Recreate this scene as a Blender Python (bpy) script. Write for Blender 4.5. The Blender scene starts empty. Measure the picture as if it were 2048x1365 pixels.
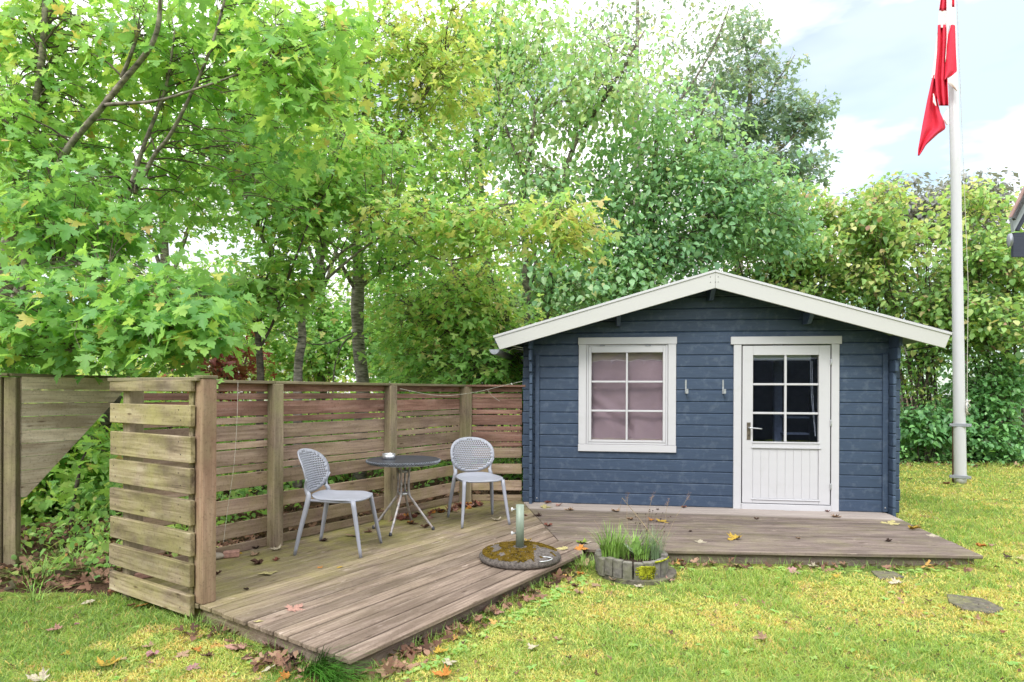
import bpy, bmesh, math, random
import numpy as np
from mathutils import Vector, Matrix, noise as mnoise
from mathutils.geometry import delaunay_2d_cdt

random.seed(7)
RNG = np.random.default_rng(7)
SC = bpy.context.scene
COL = SC.collection
R = math.radians
PI = math.pi

# ------------------------------------------------------------------ camera, sky, sun, exposure
CAM_H = 1.43
cam_d = bpy.data.cameras.new('camera')
cam = bpy.data.objects.new('camera', cam_d)
COL.objects.link(cam)
cam.matrix_world = Matrix.Translation((0, 0, CAM_H)) @ Matrix.Rotation(R(90), 4, 'X') @ Matrix.Rotation(0.004, 4, 'Z')
cam_d.sensor_width = 36.0
cam_d.lens = 1235.0 / 2048 * 36
cam_d.shift_y = 101.5 / 2048
cam_d.clip_end = 600
cam_d.clip_start = 0.05
SC.camera = cam

SUN_EL, SUN_AZ = R(48), R(205)          # high, a little left of and behind the camera
w = bpy.data.worlds.new('World')
SC.world = w
w.use_nodes = True
nt = w.node_tree
nt.nodes.clear()
N = nt.nodes.new
L = nt.links.new
out = N('ShaderNodeOutputWorld')
sky = N('ShaderNodeTexSky')
sky.sky_type = 'NISHITA'
sky.sun_disc = False
sky.sun_elevation = SUN_EL
sky.sun_rotation = SUN_AZ
bg = N('ShaderNodeBackground'); bg.inputs['Strength'].default_value = 0.080
skt = N('ShaderNodeMix'); skt.data_type = 'RGBA'; skt.blend_type = 'MULTIPLY'; skt.inputs[0].default_value = 1.0
skt.inputs[7].default_value = (0.86, 1.06, 1.0, 1)
L(sky.outputs[0], skt.inputs[6]); L(skt.outputs[2], bg.inputs['Color'])
bgc = N('ShaderNodeBackground'); bgc.inputs['Color'].default_value = (1.0, 0.985, 0.985, 1); bgc.inputs['Strength'].default_value = 0.95
tc = N('ShaderNodeTexCoord')
mp = N('ShaderNodeMapping'); mp.inputs['Scale'].default_value = (1, 1, 2.6); mp.inputs['Location'].default_value = (1.0, 4.38, 0.05)
L(tc.outputs['Generated'], mp.inputs[0])
nz = N('ShaderNodeTexNoise'); nz.inputs['Scale'].default_value = 2.3; nz.inputs['Detail'].default_value = 6; nz.inputs['Roughness'].default_value = 0.5
L(mp.outputs[0], nz.inputs['Vector'])
sep = N('ShaderNodeSeparateXYZ'); L(tc.outputs['Generated'], sep.inputs[0])
zr = N('ShaderNodeMapRange'); zr.inputs[1].default_value = 0.0; zr.inputs[2].default_value = 1.0; zr.inputs[3].default_value = 0.56; zr.inputs[4].default_value = 1.8
L(sep.outputs[2], zr.inputs[0])
nz2 = N('ShaderNodeTexNoise'); nz2.inputs['Scale'].default_value = 3.4; nz2.inputs['Detail'].default_value = 4
mp2 = N('ShaderNodeMapping'); mp2.inputs['Scale'].default_value = (1, 1, 3.0); L(tc.outputs['Generated'], mp2.inputs[0]); L(mp2.outputs[0], nz2.inputs['Vector'])
mr2 = N('ShaderNodeMapRange'); mr2.inputs[1].default_value = 0.35; mr2.inputs[2].default_value = 0.6; mr2.inputs[3].default_value = 0.68; mr2.inputs[4].default_value = 1.05
L(nz2.outputs['Fac'], mr2.inputs[0])
mul = N('ShaderNodeMath'); mul.operation = 'MULTIPLY'; L(zr.outputs[0], mul.inputs[0]); L(mr2.outputs[0], mul.inputs[1]); L(mul.outputs[0], bgc.inputs['Strength'])
rp = N('ShaderNodeValToRGB')
rp.color_ramp.elements[0].position = 0.37; rp.color_ramp.elements[0].color = (0.24, 0.24, 0.24, 1)
rp.color_ramp.elements[1].position = 0.54; rp.color_ramp.elements[1].color = (1, 1, 1, 1)
L(nz.outputs['Fac'], rp.inputs[0])
mx = N('ShaderNodeMixShader')
L(rp.outputs[0], mx.inputs[0]); L(bg.outputs[0], mx.inputs[1]); L(bgc.outputs[0], mx.inputs[2])
L(mx.outputs[0], out.inputs[0])

sd = bpy.data.lights.new('sun', 'SUN')
sd.energy = 1.05
sd.angle = R(18)
sd.color = (1.0, 0.96, 0.9)
so = bpy.data.objects.new('sun', sd)
COL.objects.link(so)
# a sun_rotation of a puts the Nishita sun at (sin a, cos a)
sv = Vector((math.sin(SUN_AZ) * math.cos(SUN_EL), math.cos(SUN_AZ) * math.cos(SUN_EL), math.sin(SUN_EL)))
so.rotation_euler = sv.to_track_quat('Z', 'Y').to_euler()

SC.view_settings.view_transform = 'Standard'
SC.view_settings.look = 'None'
SC.view_settings.exposure = 1.32
SC.view_settings.gamma = 1.0
SC.view_settings.use_curve_mapping = False
SC.render.engine = 'CYCLES'
SC.cycles.use_denoising = True
SC.cycles.max_bounces = 9
SC.cycles.diffuse_bounces = 6
SC.cycles.transmission_bounces = 5
SC.cycles.transparent_max_bounces = 8
SC.cycles.caustics_reflective = False
SC.cycles.caustics_refractive = False

# ------------------------------------------------------------------ helpers
def at(x, y, Y):
    """Where the ray through point (x, y) of the 2048 wide view stands at depth Y."""
    dx, dy = x - 1024, y - 784
    c, s = math.cos(0.004), math.sin(0.004)
    u, v = (dx * c + dy * s) / 1235, -(-dx * s + dy * c) / 1235
    return Vector((u * Y, Y, CAM_H + v * Y))

def onplane(x, y, z):
    p = at(x, y, 1.0)
    t = (z - CAM_H) / (p.z - CAM_H)
    return Vector((p.x * t, t, z))

def tag(o, label=None, cat=None, group=None, kind=None):
    if label: o['label'] = label
    if cat: o['category'] = cat
    if group: o['group'] = group
    if kind: o['kind'] = kind
    return o

def empty(name, loc=(0, 0, 0), rz=0, parent=None):
    o = bpy.data.objects.new(name, None)
    o.empty_display_size = 0.1
    COL.objects.link(o)
    o.location = loc
    o.rotation_euler = (0, 0, rz)
    if parent: o.parent = parent
    return o

def link(name, me, mat=None, parent=None, loc=(0, 0, 0), rot=(0, 0, 0)):
    o = bpy.data.objects.new(name, me)
    COL.objects.link(o)
    o.location = loc
    o.rotation_euler = rot
    if parent: o.parent = parent
    if mat and not me.materials: me.materials.append(mat)
    return o

def mesh_from(name, vs, fs, smooth=False):
    me = bpy.data.meshes.new(name)
    me.from_pydata([tuple(v) for v in vs], [], fs)
    if smooth:
        me.polygons.foreach_set('use_smooth', [True] * len(me.polygons))
    me.update()
    return me

def bm_to(name, bm, smooth=False):
    me = bpy.data.meshes.new(name)
    bmesh.ops.recalc_face_normals(bm, faces=bm.faces[:])
    bm.to_mesh(me)
    bm.free()
    if smooth:
        me.polygons.foreach_set('use_smooth', [True] * len(me.polygons))
    return me

_box = {}
def box_me(name, sx, sy, sz, bev=0.003):
    k = (name, round(sx, 3), round(sy, 3), round(sz, 3), bev)
    if k in _box: return _box[k]
    bm = bmesh.new()
    bmesh.ops.create_cube(bm, size=1)
    bmesh.ops.scale(bm, vec=(sx, sy, sz), verts=bm.verts)
    if bev: bmesh.ops.bevel(bm, geom=bm.edges[:], offset=min(bev, sx * .3, sy * .3, sz * .3), segments=1, affect='EDGES')
    me = bm_to(name, bm)
    _box[k] = me
    return me

def box(name, c, s, mat, parent=None, rz=0, bev=0.003, rot=None):
    """c centre, s sizes"""
    me = box_me(name + '_' + (mat.name if mat else ''), *s, bev)
    o = link(name, me, mat, parent, c, rot if rot else (0, 0, rz))
    return o

def prism_me(name, poly, y0, y1, bev=0.0):
    """poly in xz, extruded along y"""
    bm = bmesh.new()
    a = [bm.verts.new((x, y0, z)) for x, z in poly]
    b = [bm.verts.new((x, y1, z)) for x, z in poly]
    bm.faces.new(a); bm.faces.new(b[::-1])
    n = len(poly)
    for i in range(n):
        bm.faces.new((a[i], a[(i + 1) % n], b[(i + 1) % n], b[i]))
    if bev: bmesh.ops.bevel(bm, geom=bm.edges[:], offset=bev, segments=1, affect='EDGES')
    return bm_to(name, bm)

def prism_z_me(name, poly, z0, z1, bev=0.0):
    bm = bmesh.new()
    a = [bm.verts.new((x, y, z0)) for x, y in poly]
    b = [bm.verts.new((x, y, z1)) for x, y in poly]
    bm.faces.new(a); bm.faces.new(b[::-1])
    n = len(poly)
    for i in range(n):
        bm.faces.new((a[i], a[(i + 1) % n], b[(i + 1) % n], b[i]))
    if bev: bmesh.ops.bevel(bm, geom=bm.edges[:], offset=bev, segments=1, affect='EDGES')
    return bm_to(name, bm)

def tube_data(pts, rad, sides=6, cap=True, V=None, F=None):
    """a tube along pts; appends to V, F"""
    if V is None: V, F = [], []
    pts = [Vector(p) for p in pts]
    if not hasattr(rad, '__len__'): rad = [rad] * len(pts)
    if len(rad) != len(pts): rad = np.interp(np.linspace(0, 1, len(pts)), np.linspace(0, 1, len(rad)), rad)
    n = len(pts)
    up = Vector((0.13, 0.21, 0.97)).normalized()
    base = len(V)
    prev = None
    for i, p in enumerate(pts):
        d = (pts[min(i + 1, n - 1)] - pts[max(i - 1, 0)])
        d = d.normalized() if d.length > 1e-9 else Vector((0, 0, 1))
        if prev is None:
            a = d.cross(Vector((1, 0.1, 0.05)) if abs(d.z) > .9 else up).normalized()
        else:
            a = (prev - d * prev.dot(d)).normalized()
        prev = a
        b = d.cross(a)
        for k in range(sides):
            t = 2 * PI * k / sides
            V.append(p + (a * math.cos(t) + b * math.sin(t)) * rad[i])
    for i in range(n - 1):
        for k in range(sides):
            k2 = (k + 1) % sides
            F.append((base + i * sides + k, base + i * sides + k2, base + (i + 1) * sides + k2, base + (i + 1) * sides + k))
    if cap:
        F.append(tuple(base + k for k in range(sides))[::-1])
        F.append(tuple(base + (n - 1) * sides + k for k in range(sides)))
    return V, F

def tube(name, pts, rad, mat, parent=None, sides=10, smooth=True, **kw):
    V, F = tube_data(pts, rad, sides)
    return link(name, mesh_from(name, V, F, smooth), mat, parent, **kw)

def smooth_path(pts, sub=4):
    """Catmull-Rom"""
    pts = [Vector(p) for p in pts]
    P = [pts[0] * 2 - pts[1]] + pts + [pts[-1] * 2 - pts[-2]]
    o = []
    for i in range(1, len(P) - 2):
        for k in range(sub):
            t = k / sub
            a, b, c, d = P[i - 1], P[i], P[i + 1], P[i + 2]
            o.append(0.5 * ((2 * b) + (-a + c) * t + (2 * a - 5 * b + 4 * c - d) * t * t + (-a + 3 * b - 3 * c + d) * t ** 3))
    o.append(pts[-1])
    return o

def lathe_me(name, prof, seg=24, smooth=True):
    V, F = [], []
    for r, z in prof:
        for k in range(seg):
            t = 2 * PI * k / seg
            V.append((r * math.cos(t), r * math.sin(t), z))
    n = len(prof)
    for i in range(n - 1):
        for k in range(seg):
            k2 = (k + 1) % seg
            F.append((i * seg + k, i * seg + k2, (i + 1) * seg + k2, (i + 1) * seg + k))
    F.append(tuple(range(seg))[::-1])
    F.append(tuple((n - 1) * seg + k for k in range(seg)))
    return mesh_from(name, V, F, smooth)

# ------------------------------------------------------------------ materials
def new_mat(name):
    m = bpy.data.materials.new(name)
    m.use_nodes = True
    t = m.node_tree
    t.nodes.clear()
    o = t.nodes.new('ShaderNodeOutputMaterial')
    return m, t, o

class G:
    """tiny node graph helper"""
    def __init__(s, t): s.t = t
    def n(s, kind, **kw):
        x = s.t.nodes.new(kind)
        for k, v in kw.items():
            if k in x.inputs:
                i = x.inputs[k]
                if isinstance(v, bpy.types.NodeSocket): s.t.links.new(v, i)
                else: i.default_value = v
            else: setattr(x, k, v)
        return x
    def l(s, a, b): s.t.links.new(a, b)
    def coords(s, which='Object', scale=(1, 1, 1), loc=(0, 0, 0)):
        c = s.n('ShaderNodeTexCoord')
        m = s.n('ShaderNodeMapping', Scale=scale, Location=loc)
        s.l(c.outputs[which], m.inputs['Vector'])
        return m.outputs[0]
    def pos(s, scale=(1, 1, 1)):
        c = s.n('ShaderNodeNewGeometry')
        m = s.n('ShaderNodeMapping', Scale=scale)
        s.l(c.outputs['Position'], m.inputs['Vector'])
        return m.outputs[0]
    def noise(s, vec, scale=5, detail=4, rough=.55):
        x = s.n('ShaderNodeTexNoise', Scale=scale, Detail=detail, Roughness=rough)
        s.l(vec, x.inputs['Vector'])
        return x.outputs['Fac']
    def ramp(s, fac, stops):
        x = s.n('ShaderNodeValToRGB')
        e = x.color_ramp.elements
        while len(e) < len(stops): e.new(0.5)
        for i, (p, c) in enumerate(stops):
            e[i].position = p
            e[i].color = (c, c, c, 1) if not hasattr(c, '__len__') else (*c, 1)
        s.l(fac, x.inputs[0])
        return x.outputs[0]
    def mix(s, fac, a, b, mode='MIX'):
        x = s.n('ShaderNodeMix', data_type='RGBA', blend_type=mode)
        for sock, v in ((x.inputs[0], fac), (x.inputs[6], a), (x.inputs[7], b)):
            if isinstance(v, bpy.types.NodeSocket): s.l(v, sock)
            elif hasattr(v, '__len__'): sock.default_value = (*v, 1) if len(v) == 3 else v
            else: sock.default_value = v
        return x.outputs[2]
    def math(s, op, a, b=0.0):
        x = s.n('ShaderNodeMath', operation=op)
        for sock, v in ((x.inputs[0], a), (x.inputs[1], b)):
            if isinstance(v, bpy.types.NodeSocket): s.l(v, sock)
            else: sock.default_value = v
        return x.outputs[0]
    def bump(s, h, strength=.3, dist=.01):
        x = s.n('ShaderNodeBump', Strength=strength, Distance=dist)
        s.l(h, x.inputs['Height'])
        return x.outputs[0]
    def bsdf(s, color, rough=.6, metal=0.0, normal=None, spec=.4):
        x = s.n('ShaderNodeBsdfPrincipled')
        for k, v in (('Base Color', color), ('Roughness', rough), ('Metallic', metal), ('Specular IOR Level', spec)):
            if isinstance(v, bpy.types.NodeSocket): s.l(v, x.inputs[k])
            elif hasattr(v, '__len__'): x.inputs[k].default_value = (*v, 1)
            else: x.inputs[k].default_value = v
        if normal is not None: s.l(normal, x.inputs['Normal'])
        return x.outputs[0]
    def rnd(s):
        return s.n('ShaderNodeObjectInfo').outputs['Random']

def rand_shift(g, vec):
    """different piece of the texture for each object"""
    r = g.rnd()
    c = g.n('ShaderNodeCombineXYZ')
    g.l(g.math('MULTIPLY', r, 37.0), c.inputs[0]); g.l(g.math('MULTIPLY', r, 91.0), c.inputs[1])
    v = g.n('ShaderNodeVectorMath', operation='ADD')
    g.l(vec, v.inputs[0]); g.l(c.outputs[0], v.inputs[1])
    return v.outputs[0]

def wood(name, dark, mid, light, algae=(.2, .22, .07), algae_amt=.5, world_algae=None, rough=.75, vary=.3, grain_axis=0, scuff=0.0, dry=None):
    m, t, o = new_mat(name)
    g = G(t)
    sc = [44, 44, 44]; sc[grain_axis] = 2.2
    v = rand_shift(g, g.coords('Object', tuple(sc)))
    n1 = g.noise(v, 1.0, 6, .62)
    sc2 = [5, 5, 5]; sc2[grain_axis] = 1.1
    v2 = rand_shift(g, g.coords('Object', tuple(sc2)))
    n2 = g.noise(v2, 1.6, 4, .6)
    col = g.ramp(n1, [(.30, dark), (.48, mid), (.72, light)])
    col = g.mix(g.ramp(n2, [(.35, 0.0), (.7, .75)]), col, g.mix(1.0, col, dark, 'MULTIPLY'), 'MIX') if False else col
    stain = g.ramp(n2, [(.42, 0.0), (.62, .75)])
    col = g.mix(stain, col, dark)
    # algae film
    n3 = g.noise(g.pos((3, 3, 3)), 1.2, 5, .65)
    a = g.ramp(n3, [(.5 - .28 * algae_amt, 0.0), (.82 - .22 * algae_amt, min(1, .35 + algae_amt * .6))])
    if world_algae is not None:
        a = g.math('MULTIPLY', a, world_algae(g))
    col = g.mix(a, col, algae)
    # knots
    kc = [13, 13, 13]; kc[grain_axis] = 3.2
    vo = g.n('ShaderNodeTexVoronoi', Scale=1.0); g.l(rand_shift(g, g.coords('Object', tuple(kc))), vo.inputs['Vector'])
    col = g.mix(g.ramp(vo.outputs['Distance'], [(.05, .85), (.13, 0.0)]), col, g.mix(1.0, col, (.28, .22, .18), 'MULTIPLY'))
    # fine dirt specks
    n5 = g.noise(g.pos((1, 1, 1)), 55, 4, .75)
    col = g.mix(g.ramp(n5, [(.30, .55), (.47, 0.0)]), col, g.mix(1.0, col, (.35, .32, .30), 'MULTIPLY'))
    if scuff:
        sc3 = [16, 16, 16]; sc3[grain_axis] = 5
        n4 = g.noise(rand_shift(g, g.coords('Object', tuple(sc3))), 1.0, 5, .7)
        n6 = g.noise(g.pos((1, 1, 1)), 2.3, 3, .6)
        sm = g.math('MULTIPLY', g.ramp(n4, [(.60, 0.0), (.68, scuff)]), g.ramp(n6, [(.42, 0.0), (.60, 1.0)]))
        col = g.mix(sm, col, (.46, .38, .32))
    if dry:
        # boards kept dry and bleached under the roof overhang
        sp_ = g.n('ShaderNodeSeparateXYZ'); g.l(g.pos((1, 1, 1)), sp_.inputs[0])
        dd = g.math('ADD', g.math('MULTIPLY', g.math('SUBTRACT', sp_.outputs[0], .252), .1407), g.math('MULTIPLY', g.math('SUBTRACT', sp_.outputs[1], 7.27), .99))
        dd = g.math('ADD', dd, g.math('MULTIPLY', g.math('SUBTRACT', n2, .5), .12))
        dryc = g.ramp(n1, [(.3, dry[0]), (.7, dry[1])])
        col = g.mix(g.ramp(g.math('ADD', dd, .85), [(.38, 0.0), (.50, .9)]), col, dryc)
    # object brightness
    br = g.math('ADD', g.math('MULTIPLY', g.rnd(), vary), 1 - vary / 2)
    col = g.mix(1.0, col, g.n('ShaderNodeCombineColor', Red=br, Green=br, Blue=br).outputs[0], 'MULTIPLY')
    bsh = g.bsdf(col, rough, 0, g.bump(n1, .55, .004), .25)
    g.l(bsh, o.inputs[0])
    return m

def plain(name, col, rough=.5, metal=0.0, nscale=20, namt=.12, bump=.0, spec=.4, stretch=(1, 1, 1), vary=0.0, dirt=None):
    m, t, o = new_mat(name)
    g = G(t)
    n1 = g.noise(g.coords('Object', stretch), nscale, 5, .6)
    c2 = tuple(max(0, c * (1 - namt * 2.2)) for c in col)
    c1 = tuple(min(1, c * (1 + namt)) for c in col)
    cc = g.ramp(n1, [(.3, c2), (.7, c1)])
    if dirt:
        dcol, damt, dscale = dirt
        n2 = g.noise(g.pos(), dscale, 6, .65)
        cc = g.mix(g.ramp(n2, [(.62 - damt * .25, 0.0), (.78, min(1, damt))]), cc, dcol)
    if vary:
        br = g.math('ADD', g.math('MULTIPLY', g.rnd(), vary), 1 - vary / 2)
        cc = g.mix(1.0, cc, g.n('ShaderNodeCombineColor', Red=br, Green=br, Blue=br).outputs[0], 'MULTIPLY')
    nrm = g.bump(n1, bump, .004) if bump else None
    g.l(g.bsdf(cc, rough, metal, nrm, spec), o.inputs[0])
    return m

def leaf_mat(name, stops, trans=.4, rough=.45, spec=.35):
    """colour by the 'tint' value of each leaf"""
    m, t, o = new_mat(name)
    g = G(t)
    a = g.n('ShaderNodeAttribute', attribute_name='tint')
    col = g.ramp(a.outputs['Fac'], stops)
    # fine mottling on the blade
    n = g.noise(g.pos(), 45, 3, .6)
    col = g.mix(g.ramp(n, [(.3, .0), (.75, .35)]), col, g.mix(1.0, col, (.62, .68, .5), 'MULTIPLY'))
    b = g.n('ShaderNodeBsdfPrincipled', Roughness=rough)
    b.inputs['Specular IOR Level'].default_value = spec
    # the underside of a leaf is paler
    bf = g.n('ShaderNodeNewGeometry').outputs['Backfacing']
    col = g.mix(g.math('MULTIPLY', bf, .35), col, g.mix(.5, col, (.42, .50, .34)))
    g.l(col, b.inputs['Base Color'])
    tr = g.n('ShaderNodeBsdfTranslucent')
    g.l(g.mix(1.0, col, (1.0, 1.0, .55), 'MULTIPLY'), tr.inputs['Color'])
    tcol = g.n('ShaderNodeMixShader')
    tcol.inputs[0].default_value = trans
    g.l(b.outputs[0], tcol.inputs[1]); g.l(tr.outputs[0], tcol.inputs[2])
    g.l(tcol.outputs[0], o.inputs[0])
    return m

def glass_mat(name, tint=(1, 1, 1), base=.06):
    m, t, o = new_mat(name)
    g = G(t)
    lw = g.n('ShaderNodeLayerWeight', Blend=.5)
    f = g.math('ADD', g.math('MULTIPLY', g.math('POWER', lw.outputs['Facing'], 5.0), .9), base)
    tr = g.n('ShaderNodeBsdfTransparent', Color=(*tint, 1))
    gl = g.n('ShaderNodeBsdfGlossy', Color=(.95, .97, 1, 1), Roughness=.01)
    n1 = g.noise(g.coords('Object'), 3.0, 2, .5)
    g.l(g.bump(n1, .08, .01), gl.inputs['Normal'])
    mx_ = g.n('ShaderNodeMixShader')
    g.l(f, mx_.inputs[0]); g.l(tr.outputs[0], mx_.inputs[1]); g.l(gl.outputs[0], mx_.inputs[2])
    g.l(mx_.outputs[0], o.inputs[0])
    return m

M = {}
M['blue'] = plain('blue_paint', (.043, .069, .120), .5, nscale=6, namt=.10, bump=.35, stretch=(.6, 14, 14), vary=.10, dirt=((.17, .21, .27), .42, 13), spec=.4)
M['blue_end'] = plain('blue_paint_end', (.055, .085, .14), .55, nscale=14, namt=.12, bump=.3, vary=.25)
M['white'] = plain('white_paint', (.53, .53, .56), .42, nscale=3, namt=.012, bump=.04, stretch=(1, 3, 3), dirt=((.36, .37, .33), .22, 6))
M['fascia'] = plain('white_fascia', (.50, .50, .495), .5, nscale=2, namt=.012, bump=.03, stretch=(.4, 3, 3), dirt=((.50, .49, .46), .3, 2))
M['felt'] = plain('roof_felt', (.07, .07, .075), .9, nscale=60, namt=.3, bump=.4)
M['dark'] = plain('dark_interior', (.03, .032, .04), .9, nscale=6, namt=.2)
M['steel'] = plain('galvanised_steel', (.55, .57, .6), .4, .8, nscale=18, namt=.2)
M['brass'] = plain('aged_brass', (.20, .17, .14), .45, .7, nscale=20, namt=.25)
M['zinc'] = plain('grey_gutter', (.33, .35, .40), .45, .2, nscale=8, namt=.15)
M['chair'] = plain('grey_plastic', (.305, .32, .375), .42, nscale=7, namt=.05, spec=.45, dirt=((.3, .31, .33), .25, 10))
M['tubegrey'] = plain('worn_silver_tube', (.38, .37, .38), .45, .35, nscale=30, namt=.25, dirt=((.30, .17, .10), .75, 16))
M['rattan'] = plain('dark_rattan', (.05, .055, .07), .45, nscale=60, namt=.3, vary=.3)
M['tabletop'] = plain('smoked_glass_top', (.16, .17, .16), .12, nscale=9, namt=.2, spec=.7, dirt=((.30, .29, .24), .4, 12))
M['concrete'] = plain('exposed_concrete', (.125, .108, .098), .95, nscale=55, namt=.36, bump=1.0, dirt=((.12, .10, .085), .5, 10))
M['block'] = plain('weathered_concrete', (.20, .185, .175), .95, nscale=24, namt=.28, bump=.6, dirt=((.14, .15, .07), .75, 7), vary=.15)
M['pipe'] = plain('green_grey_pipe', (.27, .33, .27), .45, .1, nscale=8, namt=.12, stretch=(1, 1, .3))
M['moss'] = plain('brown_green_moss', (.16, .13, .022), 1, nscale=14, namt=.5, bump=.8, spec=.1)
M['soil'] = plain('soil', (.045, .032, .024), 1, nscale=30, namt=.4, bump=.8, spec=.1)
M['stone'] = plain('pebble', (.33, .29, .23), .8, nscale=8, namt=.2, bump=.2)
M['brick'] = plain('pink_brick', (.42, .24, .19), .9, nscale=30, namt=.2, bump=.4)
M['slab'] = plain('paving_slab', (.125, .112, .090), .95, nscale=25, namt=.3, bump=.5, dirt=((.22, .24, .07), .7, 9))
M['pole'] = plain('white_gelcoat', (.54, .54, .58), .3, nscale=2, namt=.03, stretch=(5, 5, .6), dirt=((.42, .47, .40), .3, 7))
M['brown'] = plain('dark_brown_wood', (.10, .045, .03), .8, nscale=8, namt=.3, stretch=(5, 5, .5))
M['rope'] = plain('pale_rope', (.55, .53, .46), .9, nscale=60, namt=.2)
M['flagred'] = plain('red_cloth', (.70, .045, .085), .75, nscale=20, namt=.06, spec=.15)
M['flagwhite'] = plain('white_cloth', (.82, .80, .82), .8, nscale=20, namt=.03, spec=.15)
M['bark'] = plain('grey_bark', (.27, .235, .20), .95, nscale=9, namt=.42, bump=1.0, stretch=(1.2, 1.2, 2.6), dirt=((.12, .15, .07), .5, 4))
M['barkpale'] = plain('pale_bark', (.36, .32, .285), .95, nscale=9, namt=.4, bump=1.0, stretch=(1, 1, 4.5), dirt=((.10, .085, .07), .7, 9))
M['barkdark'] = plain('dark_bark', (.12, .098, .082), .95, nscale=12, namt=.4, bump=1.0, stretch=(1, 1, 3), dirt=((.3, .3, .27), .25, 11))
M['twig'] = plain('twig_bark', (.13, .10, .08), .9, nscale=12, namt=.3)
M['housedark'] = plain('black_blue_timber', (.035, .042, .07), .6, nscale=5, namt=.15, bump=.4, stretch=(.5, 20, 20))
M['housegrey'] = plain('grey_bargeboard', (.30, .33, .36), .6, nscale=5, namt=.1)
M['housered'] = plain('reddish_edge', (.38, .24, .22), .7, nscale=8, namt=.15)

glass_clear = glass_mat('window_glass', (.95, .96, .98), .15)
glass_door = glass_mat('door_glass', (.85, .88, .93), .12)

def algae_fence(g):
    # greener towards the foot of the boards
    p = g.n('ShaderNodeNewGeometry').outputs['Position']
    s = g.n('ShaderNodeSeparateXYZ'); g.l(p, s.inputs[0])
    return g.ramp(g.math('MULTIPLY', s.outputs[2], .66), [(.25, 1.0), (.75, .38)])
def algae_deck(g):
    # the algae lies along the fence, the open side is worn clean
    p = g.n('ShaderNodeNewGeometry').outputs['Position']
    s = g.n('ShaderNodeSeparateXYZ'); g.l(p, s.inputs[0])
    # distance from fence line, perp = (.827,-.562), through (-1.98,5.18)
    d = g.math('ADD', g.math('MULTIPLY', g.math('ADD', s.outputs[0], 1.98), .827), g.math('MULTIPLY', g.math('SUBTRACT', s.outputs[1], 5.18), -.562))
    return g.ramp(g.math('MULTIPLY', d, .4), [(.03, 1.0), (.30, .55), (.55, .12), (.8, .03)])

M['fence'] = wood('fence_wood', (.165, .112, .085), (.33, .235, .18), (.45, .345, .275), (.29, .255, .10), .42, algae_fence, vary=.5)
M['fencered'] = wood('fence_wood_reddish', (.13, .068, .050), (.29, .158, .120), (.39, .255, .21), (.24, .21, .10), .12, algae_fence, vary=.4)
M['post'] = wood('post_wood', (.13, .10, .072), (.26, .20, .145), (.38, .305, .225), (.27, .26, .12), .5, None, vary=.1, grain_axis=2)
M['postred'] = wood('new_post_wood', (.18, .11, .075), (.33, .21, .145), (.45, .32, .235), (.30, .275, .15), .25, None, vary=.1, grain_axis=2)
M['screen'] = wood('screen_wood', (.085, .060, .040), (.33, .26, .178), (.48, .41, .30), (.33, .31, .11), .5, None, vary=.35)
M['left'] = wood('left_fence_wood', (.36, .27, .20), (.68, .555, .45), (.78, .68, .58), (.40, .33, .20), .2, None, vary=.3)
M['cap'] = wood('cap_wood', (.09, .072, .05), (.21, .17, .125), (.32, .27, .20), (.22, .21, .09), .6, None, vary=.2)
M['deck'] = wood('deck_wood', (.105, .076, .060), (.215, .162, .131), (.33, .265, .222), (.28, .27, .07), .80, algae_deck, vary=.36, rough=.8, scuff=.7)
M['deckdry'] = wood('dry_deck_wood', (.28, .235, .21), (.40, .345, .315), (.52, .45, .41), (.30, .28, .2), .2, algae_deck, vary=.14, rough=.85, scuff=.4)
M['deckshed'] = wood('shed_deck_wood', (.095, .073, .062), (.175, .138, .119), (.27, .22, .19), (.2, .19, .09), .25, None, vary=.3, rough=.8, scuff=.65, dry=((.34, .29, .265), (.46, .405, .375)))

# ------------------------------------------------------------------ ground
def gz(x, y):
    """height of the ground: the lawn rises a little towards the right"""
    t = np.clip((np.asarray(x, float) + 2.2) / 3.6, 0, 1)
    u = np.clip((np.asarray(x, float) - 2.6) / 2.0, 0, 1)
    return .006 + .020 * t * t * (3 - 2 * t) + .050 * u * u * (3 - 2 * u)
DECK_Z = .13
D1 = Vector((.562, .827, 0)); Q1 = Vector((.827, -.562, 0))       # along / across the long boards
CORNER = Vector((-.781, 2.995, 0))
FENCE0 = Vector((-1.983, 5.181, 0))

def in_poly(px, py, poly):
    inside = np.zeros(px.shape, bool)
    n = len(poly)
    j = n - 1
    for i in range(n):
        xi, yi = poly[i]; xj, yj = poly[j]
        c = ((yi > py) != (yj > py)) & (px < (xj - xi) * (py - yi) / (yj - yi + 1e-12) + xi)
        inside ^= c
        j = i
    return inside
DECK_POLY = [(-.78, 2.99), (.60, 5.02), (.62, 5.10), (3.79, 4.97), (4.03, 6.45), (4.2, 6.8), (4.6, 9.6), (.6, 10.1), (.1, 7.4), (-.6, 7.4), (-2.62, 4.25)]

def value_noise(x, y, s, seed=0):
    return np.array([mnoise.noise(Vector((a * s + seed, b * s - seed, seed * .7))) for a, b in zip(x, y)])

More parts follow.
